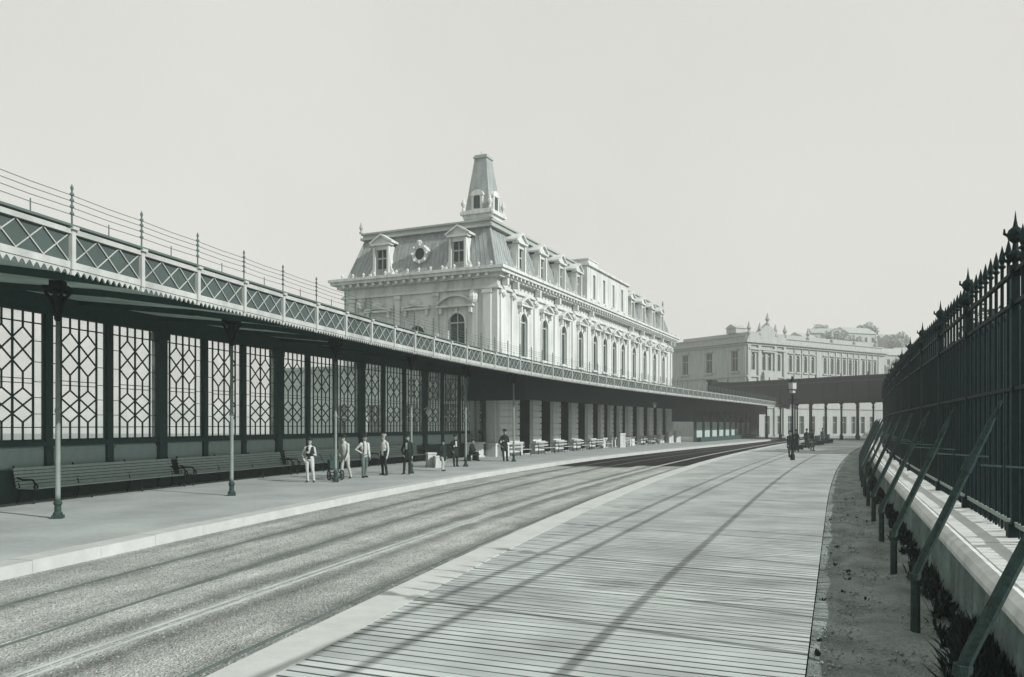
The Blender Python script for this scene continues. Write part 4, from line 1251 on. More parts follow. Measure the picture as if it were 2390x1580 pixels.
# bent standards: a short upright in the earth, then a long lean over the wall towards the railing
y = 5.27
while y < 98:
    foot = Vector((float(kerb_x(y, 0.84)), y, 0))
    n_ = -PFE.left(PFE.sy(y))
    P = lambda d, z: foot + n_ * d + Z * z
    b = MB()
    b.tube([P(0, -0.15), P(0, 0.3), P(0.0, 0.58), P(0.035, 0.68), P(0.26, 1.2), P(0.52, 1.80), P(0.67, 2.15), P(0.80, 2.45)], [0.05, 0.047, 0.046, 0.045, 0.043, 0.040, 0.038, 0.012], 6)
    b.beam(P(0.50, 1.78), PFE.at(PFE.sy(y) - 0.0, 0, 1.72), 0.022, 0.022)
    b.tube([P(-0.01, 0.52), P(0.0, 0.60)], 0.062, 8); b.tube([P(0.47, 1.70), P(0.53, 1.84)], 0.055, 8)
    b.build('brace', m_iron2, fe, smooth=False)
    y += 3.23

# ---------------------------------------------------------------- hedge behind the railing and trees beyond
def leaf_faces(rnd, pts, size):
    vs, fs = [], []
    for p in pts:
        n = Vector((rnd.gauss(0, 1), rnd.gauss(0, 1), rnd.gauss(0, 1))).normalized()
        x = n.orthogonal().normalized(); y = n.cross(x)
        a = rnd.random() * 6.28
        u = (x * math.cos(a) + y * math.sin(a)) * size * rnd.uniform(0.6, 1.3); w = (y * math.cos(a) - x * math.sin(a)) * size * rnd.uniform(0.35, 0.7)
        k = len(vs)
        vs += [p - u, p + w, p + u, p - w]; fs.append((k, k + 1, k + 2, k + 3))
    return vs, fs
rnd = random.Random(11)
hd = thing('hedge', 'tall dark clipped hedge standing a few steps behind the iron railing', 'hedge', (9, 14, 0))
b = MB()
def hedge_row(o, c, H, hw, y0, y1, near_n, far_n):
    PH = Path(xy=(kerb_x(yy, c), yy))
    b = MB(); pts = []
    s = PH.sy(y0)
    while s < PH.sy(y1):
        for _ in range(near_n if s < PH.sy(34) else far_n):
            face = rnd.random()
            wv = 0.10 * math.sin(s * 1.3) + 0.08 * math.sin(s * 3.1 + 1) + 0.08 * rnd.gauss(0, 1)
            if face < 0.6: p = PH.at(s + rnd.random(), hw + wv * 0.6, rnd.uniform(-0.1, H + wv))
            elif face < 0.85: p = PH.at(s + rnd.random(), rnd.uniform(-hw, hw), H + wv + rnd.uniform(-0.08, 0.08))
            else: p = PH.at(s + rnd.random(), -hw, rnd.uniform(-0.1, H))
            pts.append(p)
        s += 1.0
    v_, f_ = leaf_faces(rnd, pts, 0.11)
    b.add(v_, f_); b.build('foliage', m_leaf, o, fix=False)
    b = MB(); b.sweep(PH, [(hw * 0.85, -0.1), (hw * 0.8, H - 0.12), (-hw * 0.8, H - 0.12), (-hw * 0.85, -0.1)], PH.sy(y0), PH.sy(y1), 2); b.build('stem', m_bark, o)
hedge_row(hd, 5.7, 2.5, 0.5, 1.0, 112, 110, 60)
hd2 = thing('low_hedge', 'low dark planting right behind the iron railing, in front of the tall hedge', 'hedge', (8, 12, 0))
hedge_row(hd2, 3.75, 1.12, 0.35, 1.0, 112, 90, 45)

def tree_meshes(seed, H, RX, leaf=0.24, n=6500, low=0.03):
    rnd = random.Random(seed)
    tb = MB()
    lean = Vector((rnd.uniform(-.4, .4), rnd.uniform(-.4, .4), 0))
    tb.tube([(0, 0, -0.2), (0, 0, 0.4), lean * 0.4 + Z * H * 0.3, lean + Z * H * 0.75], [0.42, 0.30, 0.22, 0.06], 8)
    blobs = []
    for i in range(22):
        a = rnd.random() * 6.28; z = H * rnd.uniform(low + 0.1, 0.93)
        t = (z / H - low) / (1 - low)
        rr = RX * (0.35 + 1.2 * math.sin(min(1, t * 1.05) * math.pi) ** 0.7) * 0.62 * rnd.uniform(0.55, 1.1)
        c = Vector((rr * math.cos(a), rr * math.sin(a), z)) + lean * (z / H)
        blobs.append((c, rnd.uniform(0.75, 1.5) * RX * 0.36))
        s_ = lean * 0.4 + Z * min(z * 0.8, H * 0.55)
        tb.tube([s_, s_.lerp(c, 0.6) + Z * 0.2, c], [0.09, 0.05, 0.02], 5)
    pts = []
    tot = sum(r ** 2 for c, r in blobs)
    for c, r in blobs:
        for _ in range(int(n * r * r / tot)):
            d = Vector((rnd.gauss(0, 1), rnd.gauss(0, 1), rnd.gauss(0, 0.8))).normalized()
            pts.append(c + d * r * (rnd.random() ** 0.35) * rnd.uniform(0.85, 1.15))
    cb = MB(); v_, f_ = leaf_faces(rnd, pts, leaf); cb.add(v_, f_)
    return tb, cb
def make_tree(name, label, loc, seed, H, RX, group, mat=None, **kw):
    t = thing(name, label, 'tree', loc, 0, group, local=True)
    tb, cb = tree_meshes(seed, H, RX, **kw)
    tb.build('trunk', m_bark, t); cb.build('crown', mat or m_leaf, t, fix=False)
    return t
protos = [make_tree('street_tree', 'x', (0, 0, 0), 21 + i, 9.3, 4.0, 'dark trees beyond the railing') for i in range(3)]
TREE_POS = []
yq = 56.0; k = 0
while yq < 190:
    TREE_POS.append((float(kerb_x(yq, 12.0)) if yq < 120 else float(kerb_x(120, 12.0)) + (yq - 120) * 0.57, yq)); yq += 6.5; k += 1
for i, (x, y) in enumerate(TREE_POS):
    t = protos[i] if i < 3 else copy_tree(protos[i % 3])
    t.location = (x + random.uniform(-1, 1), y, -0.1)
    t.rotation_euler.z = random.uniform(0, 6)
    sc1 = random.uniform(0.9, 1.15)
    t.scale = (sc1, sc1, sc1 * random.uniform(0.95, 1.1))
    t['label'] = 'dark bushy tree in the row beyond the iron railing'

# ---------------------------------------------------------------- dark overbridge across the far end of the station
G0, G1 = Vector((33.6, 132.0, 0)), Vector((57.5, 96.3, 0))
GD = (G1 - G0).normalized(); GN = Vector((GD.y, -GD.x, 0))
if GN.y > 0: GN = -GN
GL = (G1 - G0).length
fc = thing('road_bridge', 'long dark plate-girder bridge on iron columns crossing the far end of the station', 'bridge', G0)
b = MB(); b.fbox(G0, GD, GN, 0, GL, -11.0, -0.3, 5.75, 6.1); b.build('deck', m_timber, fc)
b = MB(); b.fbox(G0, GD, GN, 0, GL, -0.25, 0.0, 5.5, 8.2); b.fbox(G0, GD, GN, 0, GL, -0.4, 0.18, 5.42, 5.56)
k = 1.2
while k < GL: b.fbox(G0, GD, GN, k, k + 0.14, 0.002, 0.14, 5.56, 8.2); k += 2.4
b.build('girder', m_iron, fc)
b = MB(); b.fbox(G0, GD, GN, 0, GL, -0.3, 0.24, 8.2, 8.36); b.build('girder_flange', m_iron2, fc)
b = MB(); b.fbox(G0, GD, GN, 0, GL, -0.16, 0.02, 8.362, 8.86); b.build('parapet', m_iron, fc)
b = MB(); b.fbox(G0, GD, GN, 0, GL, -0.3, 0.16, 8.862, 9.0); b.build('parapet_rail', m_iron2, fc)
k = 3.0
while k < GL:
    b = MB(); b.lathe([(0.1, 9.0), (0.1, 9.12), (0.05, 9.2), (0.1, 9.34), (0.01, 9.5)], G0 + GD * k, 7); b.build('parapet_knob', m_iron, fc); k += 4.1
b = MB(); b.fbox(G0, GD, GN, 0, GL, -11.2, -11.0, 5.5, 8.8); b.build('girder', m_iron, fc)
b = MB(); b.fbox(G0, GD, GN, -1.0, 0.0, -11.5, 0.4, -0.3, 9.3); b.fbox(G0, GD, GN, -1.15, 0.15, -0.8, 0.55, 9.302, 9.6); b.build('abutment', m_iron, fc)
proto = None
NTH = ['leftmost', 'second', 'third', 'fourth', 'rightmost']
k = 0
NTH = ['leftmost', 'second', 'third', 'fourth', 'fifth', 'sixth', 'rightmost']
for row, dd in (('front', -0.6), ('rear', -7.0)):
    for j in range(7):
        p = G0 + GD * (10.2 + 2.6 * j + (0.9 if row == 'rear' else 0)) + GN * dd
        lab = '%s thin iron post in the %s row under the dark bridge' % (NTH[j], row)
        if proto is None:
            proto = t = thing('bridge_post', lab, 'post', p, math.atan2(GD.y, GD.x), 'posts under the dark bridge', local=True)
            b = MB(); b.lathe([(0.26, 0), (0.26, 0.5), (0.16, 0.7)], n=10); b.build('base', m_iron2, t)
            b = MB(); b.lathe([(0.14, 0.7), (0.12, 4.5), (0.18, 4.6), (0.18, 4.75), (0.13, 4.8), (0.13, 5.2)], n=10); b.build('shaft', m_iron2, t)
            b = MB(); b.lathe([(0.13, 5.1), (0.3, 5.3), (0.3, 5.42)], n=8); b.build('capital', m_iron, t)
        else:
            t = copy_tree(proto); t.location = p; t['label'] = lab
U = Vector((0.48, 0.877, 0)).normalized()
# planters / luggage heaps on the far boards
for k, (x, y, L) in enumerate(((24.4, 68.0, 2.6), (28.2, 75.5, 3.2), (32.2, 83.5, 3.6), (36.6, 92.0, 4.0))):
    o = thing('waiting_bench', 'dark back-to-back seat on the far boards, ' + ('nearest the lamp post', 'second from the lamp post', 'third from the lamp post', 'farthest from the lamp post')[k], 'seat', (x, y, 0), math.atan2(U.y, U.x), 'dark seats on the far boards', local=True)
    b = MB()
    for i in (-1, 1): b.box((0, i * 0.3, 0.43), (L, 0.42, 0.05))
    b.build('seat', m_timber, o)
    b = MB(); b.box((0, 0, 0.72), (L, 0.06, 0.5)); b.box((0, 0, 0.99), (L, 0.1, 0.05)); b.build('backrest', m_timber, o)
    for i in (-1, 1):
        b = MB(); b.box((i * (L / 2 - 0.1), 0, 0.21), (0.08, 0.8, 0.42)); b.build('bench_leg', m_timber, o)

# lamp post with a pale lantern, near the end of the open boards
lp_ = thing('lamp_post', 'dark iron lamp post with a pale box lantern, at the edge of the far boards', 'lamp post', (17.2, 48.6, 0), 0.5, local=True)
b = MB(); b.lathe([(0.14, 0), (0.14, 0.3), (0.08, 0.42), (0.07, 1.2), (0.055, 3.9), (0.1, 3.95), (0.06, 4.05)], n=10); b.build('post', m_iron, lp_)
b = MB(); b.box((0, 0, 4.55), (0.32, 0.32, 0.42)); b.box((0, 0, 4.22), (0.24, 0.24, 0.2)); lt_ = b.build('lantern', m_white, lp_)
b = MB(); b.lathe([(0.25, 4.77), (0.14, 4.9), (0.08, 5.0), (0.08, 5.05), (0.01, 5.15)], n=8); b.box((0, 0, 4.33), (0.43, 0.43, 0.04)); b.build('lantern_cap', m_iron, lt_)
b = MB(); b.tube([(0, -0.4, 3.7), (0, 0.4, 3.7)], 0.025, 6); b.build('ladder_bar', m_iron, lp_)

# two small glass lamps hung under the canopy
for (x, y, z, lab) in ((-4.6, 43.8, 2.9, 'small glass lamp hanging under the canopy above the boy'), (13.5, 75.0, 4.0, 'small glass lamp hanging under the canopy near the last station piers')):
    o = thing('hanging_lamp', lab, 'lamp', (x, y, 0), 0.0, 'hanging lamps', local=True)
    b = MB(); b.tube([(0, 0, z + 0.25), (0, 0, 5.6)], 0.015, 5); b.build('rod', m_iron, o)
    b = MB(); b.lathe([(0.03, z - 0.25), (0.14, z - 0.12), (0.16, z), (0.09, z + 0.16)], n=10); b.build('globe', m_slab, o, smooth=True)
    b = MB(); b.lathe([(0.3, z + 0.13), (0.08, z + 0.27), (0.03, z + 0.3)], n=10); b.build('lamp_shade', m_white, o)

# ---------------------------------------------------------------- far hill with houses and trees
vs, fs = [], []
NXh, NYh = 60, 24
hr_ = random.Random(5)
def hill_z(x, y):
    t = max(0.0, min(1.0, (y - 205) / 125))
    r = max(0.0, min(1.0, (x + 40) / 180))
    return -0.4 + 35 * (t * t * (3 - 2 * t)) * (0.35 + 0.65 * r) * (1 + 0.10 * math.sin(x * 0.021) + 0.05 * math.sin(x * 0.06 + 1))
for j in range(NYh + 1):
    for i in range(NXh + 1):
        x = -200 + 700 * i / NXh; y = 210 + 320 * j / NYh
        vs.append((x, y, hill_z(x, y)))
for j in range(NYh):
    for i in range(NXh):
        a = j * (NXh + 1) + i; fs.append((a, a + 1, a + NXh + 2, a + NXh + 1))
b = MB(); b.add(vs, fs); tag(b.build('hill', m_hill, smooth=True), kind='structure')
m_hroof = M('hazed_hill_roofs', (176, 184, 178), 1.4, var=0.1, rough=0.9)  # roof colour lightened to look faded by haze
for k, (x, y, w, d, h, lab) in enumerate(((116, 266, 12, 9, 6, 'pale gabled house low on the far hill beside the terminal roof'), (129, 276, 15, 9, 6, 'wider pale gabled house on the far hill, nearer the railing'),
                                          (132, 306, 13, 9, 6, 'small pale gabled house highest on the far hill'))):
    z = hill_z(x, y)
    o = thing('hill_house', lab, 'house', (x, y, z - 1.5), 0.35, 'houses on the far hill', local=True)
    b = MB(); b.box((0, 0, h / 2), (w, d, h)); wl = b.build('wall', m_far_stone, o)
    b = MB(); b.prism([(-d / 2 - 0.5, h), (d / 2 + 0.5, h), (0, h + 2.8)], (-w / 2 - 0.4, 0, 0.02), Vector((0, 1, 0)), Z, Vector((w + 0.8, 0, 0))); b.build('roof', m_hroof, o)
    for i in range(4):
        b = MB(); b.box((-w / 2 + w * (i + 0.5) / 4, -d / 2 - 0.02, h * 0.62), (1.1, 0.1, 1.8)); b.build('window', m_glass, o)
for (x, y) in ((108, 258), (119, 284), (140, 282), (146, 304), (124, 318), (112, 306), (152, 318), (104, 296)):
    z = hill_z(x, y); w = random.uniform(7, 11)
    o = thing('hill_house', 'small pale house scattered among trees on the hazy far hill', 'house', (x, y, z - 1.5), random.uniform(-0.3, 0.7), 'small houses on the far hill', local=True)
    b = MB(); b.box((0, 0, 2.6), (w, 7, 5.2)); b.build('wall', m_far_stone, o)
    b = MB(); b.prism([(-4, 5.2), (4, 5.2), (0, 7.4)], (-w / 2 - 0.3, 0, 0.02), Vector((0, 1, 0)), Z, Vector((w + 0.6, 0, 0))); b.build('roof', m_hroof, o)
    for i in range(3):
        b = MB(); b.box((-w / 2 + w * (i + 0.5) / 3, -3.52, 3.0), (0.9, 0.1, 1.5)); b.build('window', m_glass, o)
ht0 = make_tree('hill_tree', 'grey round tree on the far hillside', (122, 285, hill_z(122, 285) - 0.5), 77, 8.5, 4.2, 'trees on the far hill', m_leaf_far, leaf=0.6, n=1800, low=0.2)
for (x, y) in ((126, 262), (141, 290), (118, 290), (108, 276), (140, 312), (147, 300), (125, 322), (100, 300), (136, 268)):
    t = copy_tree(ht0); t.location = (x, y, hill_z(x, y) - 0.5); t.rotation_euler.z = random.uniform(0, 6); s_ = random.uniform(0.7, 1.15); t.scale = (s_, s_, s_)

# ---------------------------------------------------------------- people
SKIN = M('skin', (170, 165, 152), 1.3, var=0.08, rough=0.7)
CL = {'white': M('white_shirt', (214, 216, 209), 1.5, var=0.08, scale=9, rough=0.9, bump=0.9, bscale=11), 'pale': M('pale_cloth', (190, 195, 187), 1.5, var=0.1, scale=9, rough=0.95, bump=0.9, bscale=11),
      'grey': M('grey_cloth', (104, 118, 112), 1.4, var=0.15, scale=9, rough=0.95, bump=0.9, bscale=11), 'dark': M('dark_cloth', (34, 52, 49), 1.4, var=0.2, scale=9, rough=0.95, bump=0.9, bscale=11),
      'mid': M('drab_cloth', (78, 94, 89), 1.4, var=0.15, scale=9, rough=0.95, bump=0.9, bscale=11), 'shoe': M('shoe_leather', (36, 52, 49), 1.4, rough=0.5), 'hair': M('dark_hair', (34, 46, 43), 1.2, var=0.2, scale=20, rough=0.6)}

def person(x, y, rz, H, label, top, legs, hat=None, vest=None, coat=False, arms=('hang', 'hang'), lean=0.0, twist=0.0, stride=0.0, sit=False, beard=False, braces=False, foot_dz=0.0):
    """one continuous figure: body tubes merged into a single skin; x is the person's right-left, +y the way they face"""
    k = H / 1.74
    P = {}
    hz = 0.52 if sit else 0.93
    pr = random.Random(label); shf = 0.0 if sit else pr.choice((-1, 1)) * pr.uniform(0.015, 0.04); tilt = pr.uniform(-0.03, 0.03)
    base = Vector((shf, -0.12 if sit else 0, hz))
    def up(d, side=0.0, fwd=0.0):       # a point on the torso axis d above the hips, leaning forward
        return base + Vector((side - shf * 0.6 * d, math.sin(lean) * d + fwd * math.cos(lean), math.cos(lean) * d - fwd * math.sin(lean) + tilt * side * 2 * d))
    prim = []                            # (material, chain of (point, radius))
    T, L_, S, F = 'top', 'legs', 'skin', 'shoe'
    prim.append((T, [(up(0.02), 0.145), (up(0.14), 0.135), (up(0.30), 0.150), (up(0.43), 0.150), (up(0.50), 0.10)]))
    for sg in (-1, 1):
        prim.append((T, [(up(0.28, sg * 0.055), 0.125), (up(0.43, sg * 0.105), 0.080), (up(0.455, sg * 0.145), 0.066)]))
        prim.append((L_, [(up(0.05, sg * 0.05), 0.13), (up(-0.03, sg * 0.085), 0.11)]))
    prim.append((S, [(up(0.48), 0.062), (up(0.60, 0, 0.015), 0.056)]))
    hc = up(0.69, 0, 0.02)
    # head, face and ears
    fw = Vector((math.sin(twist), math.cos(twist), 0)); rt = Vector((fw.y, -fw.x, 0))
    prim.append((S, [(hc + fw * 0.0 + Z * 0.03, 0.083), (hc + fw * 0.025 - Z * 0.045, 0.066), (hc + fw * 0.045 - Z * 0.085, 0.042)]))
    prim.append((S, [(hc - fw * 0.03 + Z * 0.035, 0.084), (hc + fw * 0.02 + Z * 0.05, 0.08)]))
    prim.append((S, [(hc + fw * 0.088 + Z * 0.01, 0.012), (hc + fw * 0.108 - Z * 0.03, 0.018)]))
    prim.append((S, [(hc + fw * 0.085 - Z * 0.066 - rt * 0.02, 0.012), (hc + fw * 0.085 - Z * 0.066 + rt * 0.02, 0.012)]))
    for sg in (-1, 1):
        prim.append((S, [(hc + rt * sg * 0.082 + Z * 0.005, 0.018), (hc + rt * sg * 0.085 - Z * 0.03, 0.014)]))
    # legs
    for i, sg in enumerate((-1, 1)):
        hip = up(-0.03, sg * 0.09)
        if sit:
            kn = Vector((sg * 0.13, 0.32, 0.50)); an = Vector((sg * 0.12, 0.34 + 0.06 * sg, 0.09))
        else:
            st = stride * sg + pr.uniform(-0.03, 0.03); free = 1.0 if sg * shf < 0 else 0.0
            kn = Vector((sg * (0.10 + 0.03 * free) + shf * 0.5, st * 0.5 + 0.025 + 0.05 * free, 0.49)); an = Vector((sg * (0.10 + 0.05 * free), st + 0.03 * free, 0.085))
        prim.append((L_, [(hip, 0.105), (hip.lerp(kn, 0.5), 0.087), (kn, 0.064), (kn.lerp(an, 0.35) - Vector((0, 0.012, 0)), 0.062), (an, 0.050)]))
        prim.append((L_, [(an + Z * 0.03, 0.056), (an - Z * 0.02, 0.058)]))
        d_ = Vector((sg * 0.25, 1, 0)).normalized()
        prim.append((F, [(an - d_ * 0.05 - Z * 0.045, 0.040), (an + d_ * 0.06 - Z * 0.045, 0.040), (an + d_ * 0.16 - Z * 0.056, 0.030)]))
    # arms and hands
    HANDS = []
    for i, sg in enumerate((-1, 1)):
        sh = up(0.44, sg * 0.172)
        m_ = arms[i]
        if m_ == 'hang': el = sh + Vector((sg * (0.03 + 0.03 * pr.random()), -0.03 + 0.06 * pr.random() - 0.02, -0.29)); wr = el + Vector((sg * 0.01, 0.07, -0.245))
        elif m_ == 'hip': el = sh + Vector((sg * 0.17, -0.12, -0.22)); wr = up(0.08, sg * 0.19, 0.10)
        elif m_ == 'pocket': el = sh + Vector((sg * 0.13, -0.07, -0.27)); wr = up(-0.06, sg * 0.185, 0.09)
        elif m_ == 'down': el = sh + Vector((sg * 0.03, 0.02, -0.29)); wr = el + Vector((-sg * 0.02, 0.10, -0.24))
        elif m_ == 'chest': el = sh + Vector((sg * 0.07, 0.0, -0.29)); wr = up(0.24, sg * 0.05, 0.19)
        elif m_ == 'fold': el = sh + Vector((sg * 0.08, 0.03, -0.27)); wr = up(0.20, -sg * 0.06, 0.19)
        elif m_ == 'knee': el = sh + Vector((sg * 0.06, 0.08, -0.26)); wr = Vector((sg * 0.12, 0.24, 0.63))
        else: el = sh + Vector((sg * 0.10, 0.16, -0.24)); wr = el + Vector((sg * 0.0, 0.25, -0.06))
        prim.append((T, [(sh, 0.064), (sh.lerp(el, 0.5), 0.055), (el, 0.047), (el.lerp(wr, 0.5), 0.044), (wr, 0.035)]))
        d = (wr - el).normalized()
        if m_ == 'hip' : d = (d + Vector((0, 0.2, -0.5))).normalized()
        n = Vector((sg, 0, 0)); n = (n - d * n.dot(d)).normalized() if m_ not in ('fold', 'chest') else (Vector((0, 1, 0)) - d * d.y).normalized()
        w_ = d.cross(n).normalized()
        if w_.y < 0: w_ = -w_
        pc = wr + d * 0.055
        prim.append((S, [(wr - d * 0.02, 0.029), (wr + d * 0.02, 0.028)]))
        for o_ in (-0.022, 0.0, 0.022): prim.append((S, [(wr + d * 0.015 + w_ * o_ * 0.7, 0.017), (wr + d * 0.085 + w_ * o_, 0.016)]))
        for j, (o_, ln) in enumerate(((0.030, 0.068), (0.010, 0.078), (-0.011, 0.072), (-0.031, 0.056))):
            a_ = wr + d * 0.085 + w_ * o_
            curl = -n
            prim.append((S, [(a_, 0.0105), (a_ + d * ln * 0.5 + curl * 0.008, 0.0098), (a_ + d * ln * 0.85 + curl * 0.028, 0.009)]))
        prim.append((S, [(wr + d * 0.02 + w_ * 0.028, 0.013), (wr + d * 0.055 + w_ * 0.055, 0.0115), (wr + d * 0.09 + w_ * 0.060 - n * 0.012, 0.010)]))
    if coat:
        if sit:
            prim.append((T, [(up(-0.02), 0.17), (up(0.1), 0.15)]))
        else:
            for sg in (-1, 1): prim.append((T, [(up(0.05, sg * 0.04), 0.145), (up(-0.10, sg * 0.06), 0.145), (up(-0.24, sg * 0.07), 0.14)]))
        prim.append((T, [(up(0.25, 0), 0.158), (up(0.42, 0), 0.155)]))
    if beard:
        prim.append(('hair', [(hc + fw * 0.055 - Z * 0.075, 0.045), (hc + fw * 0.06 - Z * 0.125, 0.032)]))
    # union skin
    b = MB()
    for m_, ch in prim:
        if len(ch) == 2 or True:
            b.tube([p for p, r in ch], [r for p, r in ch], 10)
            for p, r in (ch[0], ch[-1]): b.blob(p, r, 10, 7)
    me = bpy.data.meshes.new('person')
    me.from_pydata(b.v, [], b.f)
    bm = bmesh.new(); bm.from_mesh(me); bmesh.ops.recalc_face_normals(bm, faces=bm.faces); bm.to_mesh(me); bm.free()
    ob = bpy.data.objects.new('person_tmp', me); C.objects.link(ob)
    md = ob.modifiers.new('r', 'REMESH'); md.mode = 'VOXEL'; md.voxel_size = 0.0085; md.use_smooth_shade = True
    dg = bpy.context.evaluated_depsgraph_get()
    me2 = bpy.data.meshes.new_from_object(ob.evaluated_get(dg), depsgraph=dg)
    bpy.data.objects.remove(ob); bpy.data.meshes.remove(me)
    nv = len(me2.vertices); co = np.zeros(nv * 3); me2.vertices.foreach_get('co', co); co = co.reshape(-1, 3)
    # gentle cloth folds
    nf = len(me2.polygons)
    fc_ = np.zeros(nf * 3); me2.polygons.foreach_get('center', fc_); fc_ = fc_.reshape(-1, 3)
    keys = [T, L_, S, F, 'hair']
    best = np.full(nf, 1e9); idx = np.zeros(nf, int)
    for m_, ch in prim:
        for (p, r), (q, r2) in zip(ch[:-1], ch[1:]):
            p_, q_ = np.array(p), np.array(q); d_ = q_ - p_; L2 = max(d_.dot(d_), 1e-9)
            t = np.clip(((fc_ - p_) @ d_) / L2, 0, 1)
            dist = np.linalg.norm(fc_ - (p_ + t[:, None] * d_), axis=1) - (r + (r2 - r) * t)
            if m_ == S: dist = dist + 0.004
            better = dist < best
            best[better] = dist[better]; idx[better] = keys.index(m_)
    lc = np.array([(Vector(q) - base) for q in [(0, 0, 0)]])
    rel = fc_ - np.array(base)
    hgt = rel[:, 2] * math.cos(lean) + rel[:, 1] * math.sin(lean)
    fwd = rel[:, 1] * math.cos(lean) - rel[:, 2] * math.sin(lean)
    mats = [CL[top], CL[legs], SKIN, CL['shoe'], CL['hair']]
    if vest:
        mats.append(CL[vest]); kv = (idx == 0) & (np.abs(fc_[:, 0]) < 0.155) & (hgt > 0.0) & (hgt < 0.49)
        if vest == 'white': kv &= (np.abs(fc_[:, 0]) < 0.045) & (fwd > 0.02) & (hgt > 0.2)
        else: kv &= ~((np.abs(fc_[:, 0]) < 0.05 * np.clip((hgt - 0.25) / 0.2, 0, 1)) & (fwd > 0))
        idx[kv] = 5
    elif braces:
        mats.append(CL['dark']); kv = (idx == 0) & (np.abs(np.abs(fc_[:, 0]) - 0.075) < 0.018) & (hgt > 0.02); idx[kv] = 5
        idx[(idx == 0) & (hgt > -0.01) & (hgt < 0.03) & (np.abs(fc_[:, 0]) < 0.17)] = 5
    hd_ = fc_ - np.array(hc)
    idx[(idx == 2) & (hd_ @ np.array(fw) < 0.01) & (hd_[:, 2] > -0.05) & (np.abs(hd_[:, 2]) < 0.2) & (np.linalg.norm(hd_, axis=1) < 0.2)] = 4
    idx[(idx == 2) & (hd_[:, 2] > 0.075) & (np.linalg.norm(hd_, axis=1) < 0.2)] = 4
    eye = np.zeros(nf, bool)
    for sg in (-1, 1):
        e = np.array(hc + fw * 0.09 + rt * sg * 0.033 + Z * 0.018)
        eye |= np.linalg.norm(fc_ - e, axis=1) < 0.017
    idx[eye & (idx == 2)] = 4
    for m_ in mats: me2.materials.append(m_)
    me2.polygons.foreach_set('material_index', idx.astype(np.int32))
    me2.polygons.foreach_set('use_smooth', [True] * nf)
    me2.update()
    o = bpy.data.objects.new('person', me2); C.objects.link(o)
    o.location = (x, y, 0.0); o.rotation_euler = (0, 0, rz); o.scale = (k, k, k)
    tag(o, label, 'person')
    if hat:
        b = MB(); c = Vector((0, 0, 0)) + hc + Z * 0.085
        if hat == 'bowler': b.lathe([(0.002, 0.0), (0.135, -0.004), (0.14, 0.008), (0.098, 0.006), (0.096, 0.06), (0.075, 0.10), (0.03, 0.118), (0.002, 0.12)], c, 14)
        elif hat == 'felt': b.lathe([(0.002, 0.0), (0.165, -0.01), (0.168, 0.0), (0.10, 0.008), (0.094, 0.08), (0.085, 0.115), (0.04, 0.105), (0.002, 0.10)], c, 14)
        else: b.lathe([(0.002, -0.01), (0.092, -0.012), (0.098, 0.03), (0.12, 0.055), (0.10, 0.075), (0.03, 0.085), (0.002, 0.085)], c, 14); b.obox(c + fw * 0.10 - Z * 0.002, rt * 0.06, fw * 0.045, Z * 0.006)
        h_ = b.build('hat', CL['pale'] if hat == 'palecap' else CL['dark'], None, smooth=False)
        h_.parent = o
    return o
FACE = R(150)                                       # most of them look towards the tracks and the camera
person(-7.66, 30.1, R(-178), 1.64, 'man in white clothes and a dark waistcoat, standing at the head of the group', 'white', 'white', hat='bowler', vest='dark', arms=('chest', 'pocket'))
person(-6.75, 32.2, R(-205), 1.74, 'man in a white shirt stooping over the hand barrow', 'white', 'pale', hat='felt', arms=('down', 'hip'), lean=0.16, stride=0.16)
person(-6.10, 32.7, R(-140), 1.74, 'white-shirted man with braces and a hand on his hip, legs apart', 'white', 'grey', hat='felt', arms=('down', 'hip'), braces=True, stride=0.12)
person(-5.50, 34.2, R(-215), 1.74, 'white-shirted man in a pale cap and dark trousers', 'white', 'dark', hat='palecap', arms=('hang', 'hang'))
person(-4.60, 34.8, R(-190), 1.70, 'bearded man in a long dark suit with a white shirt front', 'dark', 'dark', hat='bowler', vest='white', coat=True, arms=('hang', 'pocket'), beard=True)
person(-3.26, 37.3, R(-130), 1.42, 'boy in a dark jacket and pale breeches, alone on the paving', 'dark', 'pale', hat='cap', coat=True, arms=('hang', 'hang'), stride=0.1)
person(-2.95, 41.1, R(-150), 1.62, 'man in a dark suit lounging by the last lattice panel, one arm folded', 'dark', 'dark', hat='cap', coat=True, arms=('fold', 'pocket'), stride=0.08, vest='white')
person(-2.35, 47.6, R(-115), 1.66, 'dark-clad man sitting on the end of a bench beside the broad pale block', 'dark', 'dark', hat='cap', coat=True, sit=True, arms=('knee', 'knee'), lean=0.15)
person(-0.42, 47.3, R(-165), 1.84, 'tall dark-coated man in a wide hat, standing before the nearest pier', 'dark', 'dark', hat='felt', coat=True, arms=('fold', 'pocket'), stride=0.14)
person(18.6, 53.0, R(200), 1.72, 'dark-coated figure on the far boards, closest to the lamp post', 'dark', 'dark', hat='bowler', coat=True)
person(22.6, 63.0, R(160), 1.72, 'dark-coated figure just before the nearest seat on the far boards', 'dark', 'dark', hat='felt', coat=True, arms=('fold', 'hang'))
person(25.0, 66.0, R(220), 1.70, 'dark figure striding past the nearest seat on the far boards', 'dark', 'grey', hat='cap', stride=0.2)
person(26.6, 71.5, R(180), 1.74, 'dark-coated figure between the first two seats on the far boards', 'dark', 'dark', hat='bowler', coat=True, arms=('pocket', 'hang'))
person(33.5, 85.5, R(180), 1.72, 'drab-coated figure farthest along the boards, beside the third seat', 'mid', 'dark', hat='felt', coat=True)

